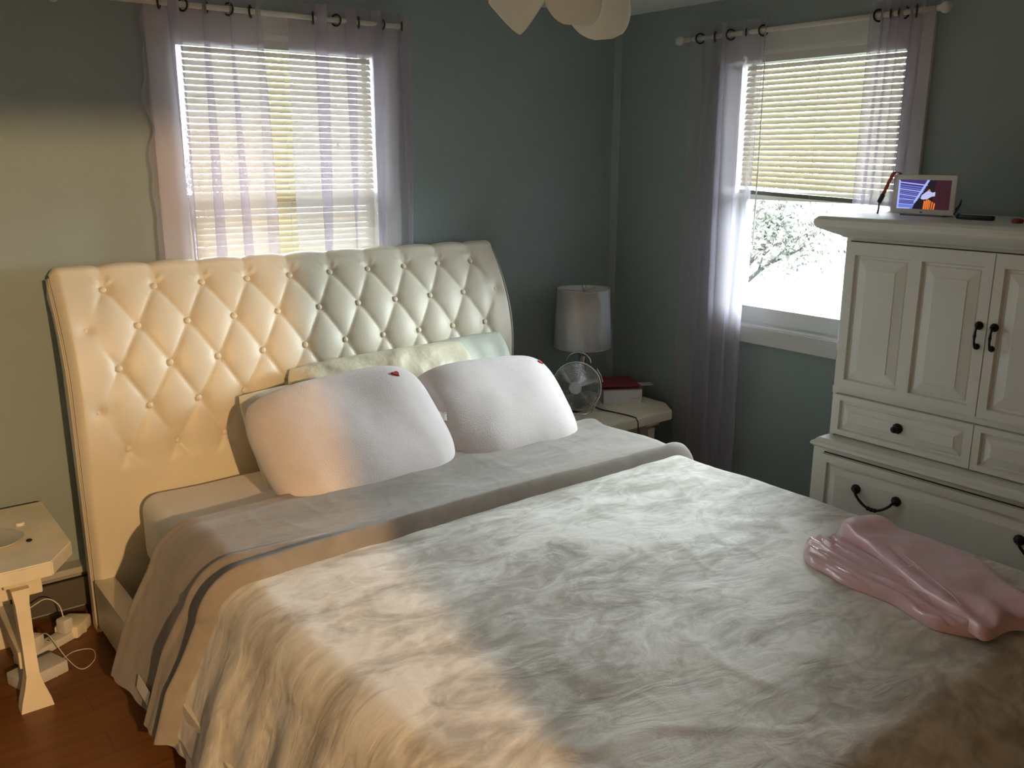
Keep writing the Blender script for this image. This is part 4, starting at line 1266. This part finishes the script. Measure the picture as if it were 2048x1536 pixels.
Y0s, Y1s, Z0s, Z1s = YD0 - .020, YD1 + .018, ZD0 + .019, ZD1 - .018
def sp(u, v, d): return (DXs - .0006 - d, Y0s + (Y1s - Y0s) * u, Z0s + (Z1s - Z0s) * v)
mb = MB()
def poly(pts, mi, d):
    mb.mi = mi; n = len(pts); mb.add([sp(u, v, d) for u, v in pts], [tuple(range(n))])
poly([(0, 0), (1, 0), (1, 1), (0, 1)], 0, 0)
poly([(.56, 1), (.72, 1), (.66, 0), (.30, 0), (.38, .3)], 6, .0001)
poly([(0, 0), (.30, 0), (.36, .28), (.60, 1), (0, 1)], 5, .0002)
n = 13
for i in range(n):
    v = .93 - (i / n) ** .85 * .80; th = .040 - .018 * i / n
    ur = .31 + (v - .1) * .30
    poly([(.03, v - th), (ur, v - th - .09), (ur, v - .09), (.03, v)] if i < 9 else [(.03, v - th), (ur, v - th - .03), (ur, v - .03), (.03, v)], 1 if i % 3 else 2, .0003)
poly([(0, 0), (.035, 0), (.035, .97), (.0, 1.0)], 2, .0004)
poly([(.32, .16), (.36, .22), (.60, 1), (.55, 1), (.33, .27)], 2, .0004)
poly([(.0, .0), (.31, .0), (.33, .13), (.0, .16)], 1, .0004)
poly([(.0, .0), (.26, .0), (.26, .035), (.0, .035)], 3, .0005)
poly([(.45, .36), (.50, .33), (.58, .35), (.66, .44), (.72, .46), (.72, .60), (.66, .58), (.60, .64), (.55, .60), (.47, .48)], 3, .0005)
poly([(.56, .62), (.60, .70), (.64, .62), (.60, .65)], 4, .0006)
for (a, b_) in ((.51, .54), (.55, .575), (.585, .61), (.62, .64), (.66, .68), (.70, .725)):
    poly([(a, 0), (b_, 0), (b_ + .015, .34 - abs(a - .57)), (a + .01, .36 - abs(a - .57))], 4, .0005)
part(mb, 'screen', scr_m[0], disp_, mats=scr_m)

lan = thing('lanyard', 'red lanyard with black clip hooked over the corner of the display', 'lanyard', (-.29, -1.75, AT))
def strap(pts, w, t_, wdir=(0, 1, .3)):
    mb = MB(); V = []; wd = Vector(wdir).normalized()
    for i, p in enumerate(pts):
        p = Vector(p)
        for s_ in (-1, 1): V.append(p + wd * w / 2 * s_)
    mb.add(V, [(2 * i, 2 * i + 1, 2 * i + 3, 2 * i + 2) for i in range(len(pts) - 1)])
    return mb
o = part(strap([(DXs + .03, -1.798, 1.660), (DXs + .02, -1.796, 1.683), (DXs - .006, -1.789, 1.686), (DXs - .010, -1.783, 1.672), (DXs - .012, -1.772, 1.645), (DXs - .013, -1.762, 1.618), (DXs - .014, -1.756, 1.604)], .013, .001), 'red_strap', REDW, lan, smooth=True)
sm = o.modifiers.new('t', 'SOLIDIFY'); sm.thickness = .0022
mb = MB(); mb.box(-.005, .005, -.008, .008, -.017, .017, .003)
R = Matrix.Rotation(.42, 3, 'X'); mb.v = [R @ v + Vector((DXs - .014, -1.750, 1.588)) for v in mb.v]
part(mb, 'clip', BLACKPL, lan, auto=40)
o = part(strap([(DXs - .014, -1.744, 1.572), (DXs - .012, -1.742, 1.552), (DXs - .020, -1.744, AT + .002)], .007, .001), 'grey_strap', GREYINK, lan)
sm = o.modifiers.new('t', 'SOLIDIFY'); sm.thickness = .002
mb = MB(); mb.box(-.36, -.335, -2.185, -2.070, AT, AT + .016, .005)
solo(mb, 'remote_control', BLACKPL, 'small black remote lying to the right of the display', 'remote control', auto=40)
mb = MB(); mb.tube([(-.345, -2.060, AT + .006), (-.34, -2.045, AT + .016), (-.30, -2.042, AT + .045), (-.27, -2.03, AT + .06), (-.24, -2.01, AT + .04), (-.232, -1.98, AT + .012)], .003, 6); mb.sphere((-.350, -2.066, AT + .010), .010, 10)
solo(mb, 'display_power_cord', BLACKPL, 'thin black cord curling up behind the right edge of the display', 'cord', smooth=True)
mb = MB(); mb.lathe([(0, 0), (.016, 0), (.018, .004), (.017, .012), (.010, .015), (0, .0155)], 20, (-.40, -2.285, AT))
solo(mb, 'round_tin', MAROON, 'small dark red round tin at the right edge of the armoire top', 'tin', auto=40)

# ================================================================== CEILING LIGHT
cl = thing('ceiling_light', 'cream ceiling light with overlapping frosted glass petals', 'ceiling light', (-1.745, -1.553, H))
part(MB().lathe([(0, 0), (.065, 0), (.062, -.012), (.045, -.026), (.012, -.034), (0, -.034)], 32, (-1.745, -1.553, H)), 'canopy', BRASS, cl, smooth=True)
hub = hub_c = Vector((-1.765, -1.585, 2.285))
part(MB().tube([(-1.745, -1.553, H - .03), tuple(hub)], .008, 10), 'stem', BRASS, cl, smooth=True)
part(MB().lathe([(0, .035), (.022, .030), (.030, .01), (.026, -.015), (.010, -.028), (0, -.03)], 24, hub), 'socket_cup', BRASS, cl, smooth=True)
def petal(tip, mid_out, w, sharp, cup, base=None):
    hub = Vector(base) if base else hub_c
    if base: part(MB().tube([hub_c, hub], .005, 8), 'arm', BRASS, cl)
    tip = Vector(tip); d = tip - hub; L_ = d.length; d.normalize()
    out = Vector(mid_out); out = (out - d * out.dot(d)).normalized()      # direction the outside faces
    sd = d.cross(out).normalized()
    V = []; nn_, mm = 26, 18
    for i in range(nn_ + 1):
        t_ = i / nn_
        if sharp: ww = w * min(1, (1 - t_) / .42) ** .85 * min(1, .25 + t_ / .45)
        else: ww = w * math.sqrt(max(0, 1 - ((t_ - .60) / .40) ** 2)) if t_ > .60 else w * (.20 + .80 * math.sin(PI / 2 * t_ / .60))
        for j in range(mm + 1):
            s_ = (j / mm - .5) * 2
            V.append(hub + d * (L_ * t_) + sd * (ww * s_) + out * (cup * math.sin(PI * (t_ ** .8)) + .02 - ww * .45 * s_ * s_))
    mb = MB(); mb.v = V; mb.f = [list(f) for f in grid_faces(nn_ + 1, mm + 1)]; mb.fm = [0] * len(mb.f)
    o = part(mb, 'glass_petal', FROST, cl, smooth=True)
    sm = o.modifiers.new('t', 'SOLIDIFY'); sm.thickness = .004
    return o
petal((-1.925, -1.620, 2.043), (-.6, -.6, -.3), .080, True, .01, base=(-1.905, -1.560, 2.285))
petal((-1.822, -1.722, 2.058), (-.35, -.9, -.2), .082, False, .04)
petal((-1.672, -1.690, 2.048), (-.2, -.9, -.2), .098, False, .02, base=(-1.715, -1.625, 2.285))
petal((-1.60, -1.42, 2.25), (.6, .6, -.3), .085, True, .02)
petal((-1.93, -1.40, 2.25), (-.5, .8, -.3), .085, True, .02)

# ================================================================== OUTDOORS (seen blown out through panes and slats)
mb = MB(); mb.box(-40, 60, -40, 60, -1.3, -1.2)
lawn = struct(mb, 'ground', GRASS)
mb = MB(); mb.box(-5, .8, .15, .75, 2.36, 2.42); struct(mb, 'trim_3', EAVE)
mb = MB(); mb.box(.15, .75, -5, .15, 2.36, 2.42); struct(mb, 'trim_4', EAVE)
def tree(label, x, y, hgt, crown_r, leaves, seed, spread=.5, tr=.09, cat='tree', grp=None):
    rn = random.Random(seed)
    root = thing('garden_' + cat, label, cat, (x, y, -1.2), grp)
    mb = MB(); tips = []
    def branch(p, d, l, r_, dep):
        pts = [p]; q = Vector(p); dd = Vector(d)
        for i in range(4):
            dd = (dd + Vector((rn.uniform(-1, 1), rn.uniform(-1, 1), rn.uniform(-.3, .6))) * .16).normalized()
            q = q + dd * l / 4; pts.append(q.copy())
        mb.tube(pts, [r_ * (1 - .13 * i) for i in range(5)], 6 if dep < 2 else 4)
        tips.append(q.copy())
        if dep < 4:
            for k in range(3 if dep < 3 else 2):
                nd = (dd + Vector((rn.uniform(-1, 1), rn.uniform(-1, 1), rn.uniform(-.2, .7))) * spread * 1.6).normalized()
                branch(pts[rn.choice((2, 3, 4))], nd, l * rn.uniform(.6, .78), r_ * .55, dep + 1)
    branch(Vector((x, y, -1.2)), Vector((0, 0, 1)), hgt * .42, tr, 0)
    part(mb, 'trunk_and_branches', BARK, root)
    if leaves:
        mb = MB()
        for i in range(leaves):
            c = rn.choice(tips) + Vector((rn.gauss(0, 1), rn.gauss(0, 1), rn.gauss(0, .8))) * crown_r
            if c.z < -1.1: c.z = -1.1 + rn.random() * .6
            a = Vector((rn.uniform(-1, 1), rn.uniform(-1, 1), rn.uniform(-1, 1))).normalized(); b_ = a.orthogonal().normalized(); s_ = rn.uniform(.03, .07)
            mb.add([c + a * s_, c + b_ * s_ * .6, c - a * s_, c - b_ * s_ * .6], [(0, 1, 2, 3)])
        part(mb, 'foliage', LEAF, root)
tree('slender bare grey tree beyond the right-hand window', 5.2, 3.4, 3.0, .3, 0, 3, tr=.022)
tree('yellow-green leafy shrub nearest the right-hand window', 10.2, 7.2, 3.0, .45, 5000, 4, cat='shrub', grp='garden shrubs')
tree('broad yellow-green leafy shrub behind the nearer one beyond the right-hand window', 15.5, 13.5, 3.6, .7, 5000, 11, cat='shrub', grp='garden shrubs')
tree('low leafy shrub outside the window behind the headboard', 3.0, 15.0, 2.6, .6, 2600, 6, cat='shrub', grp='garden shrubs')
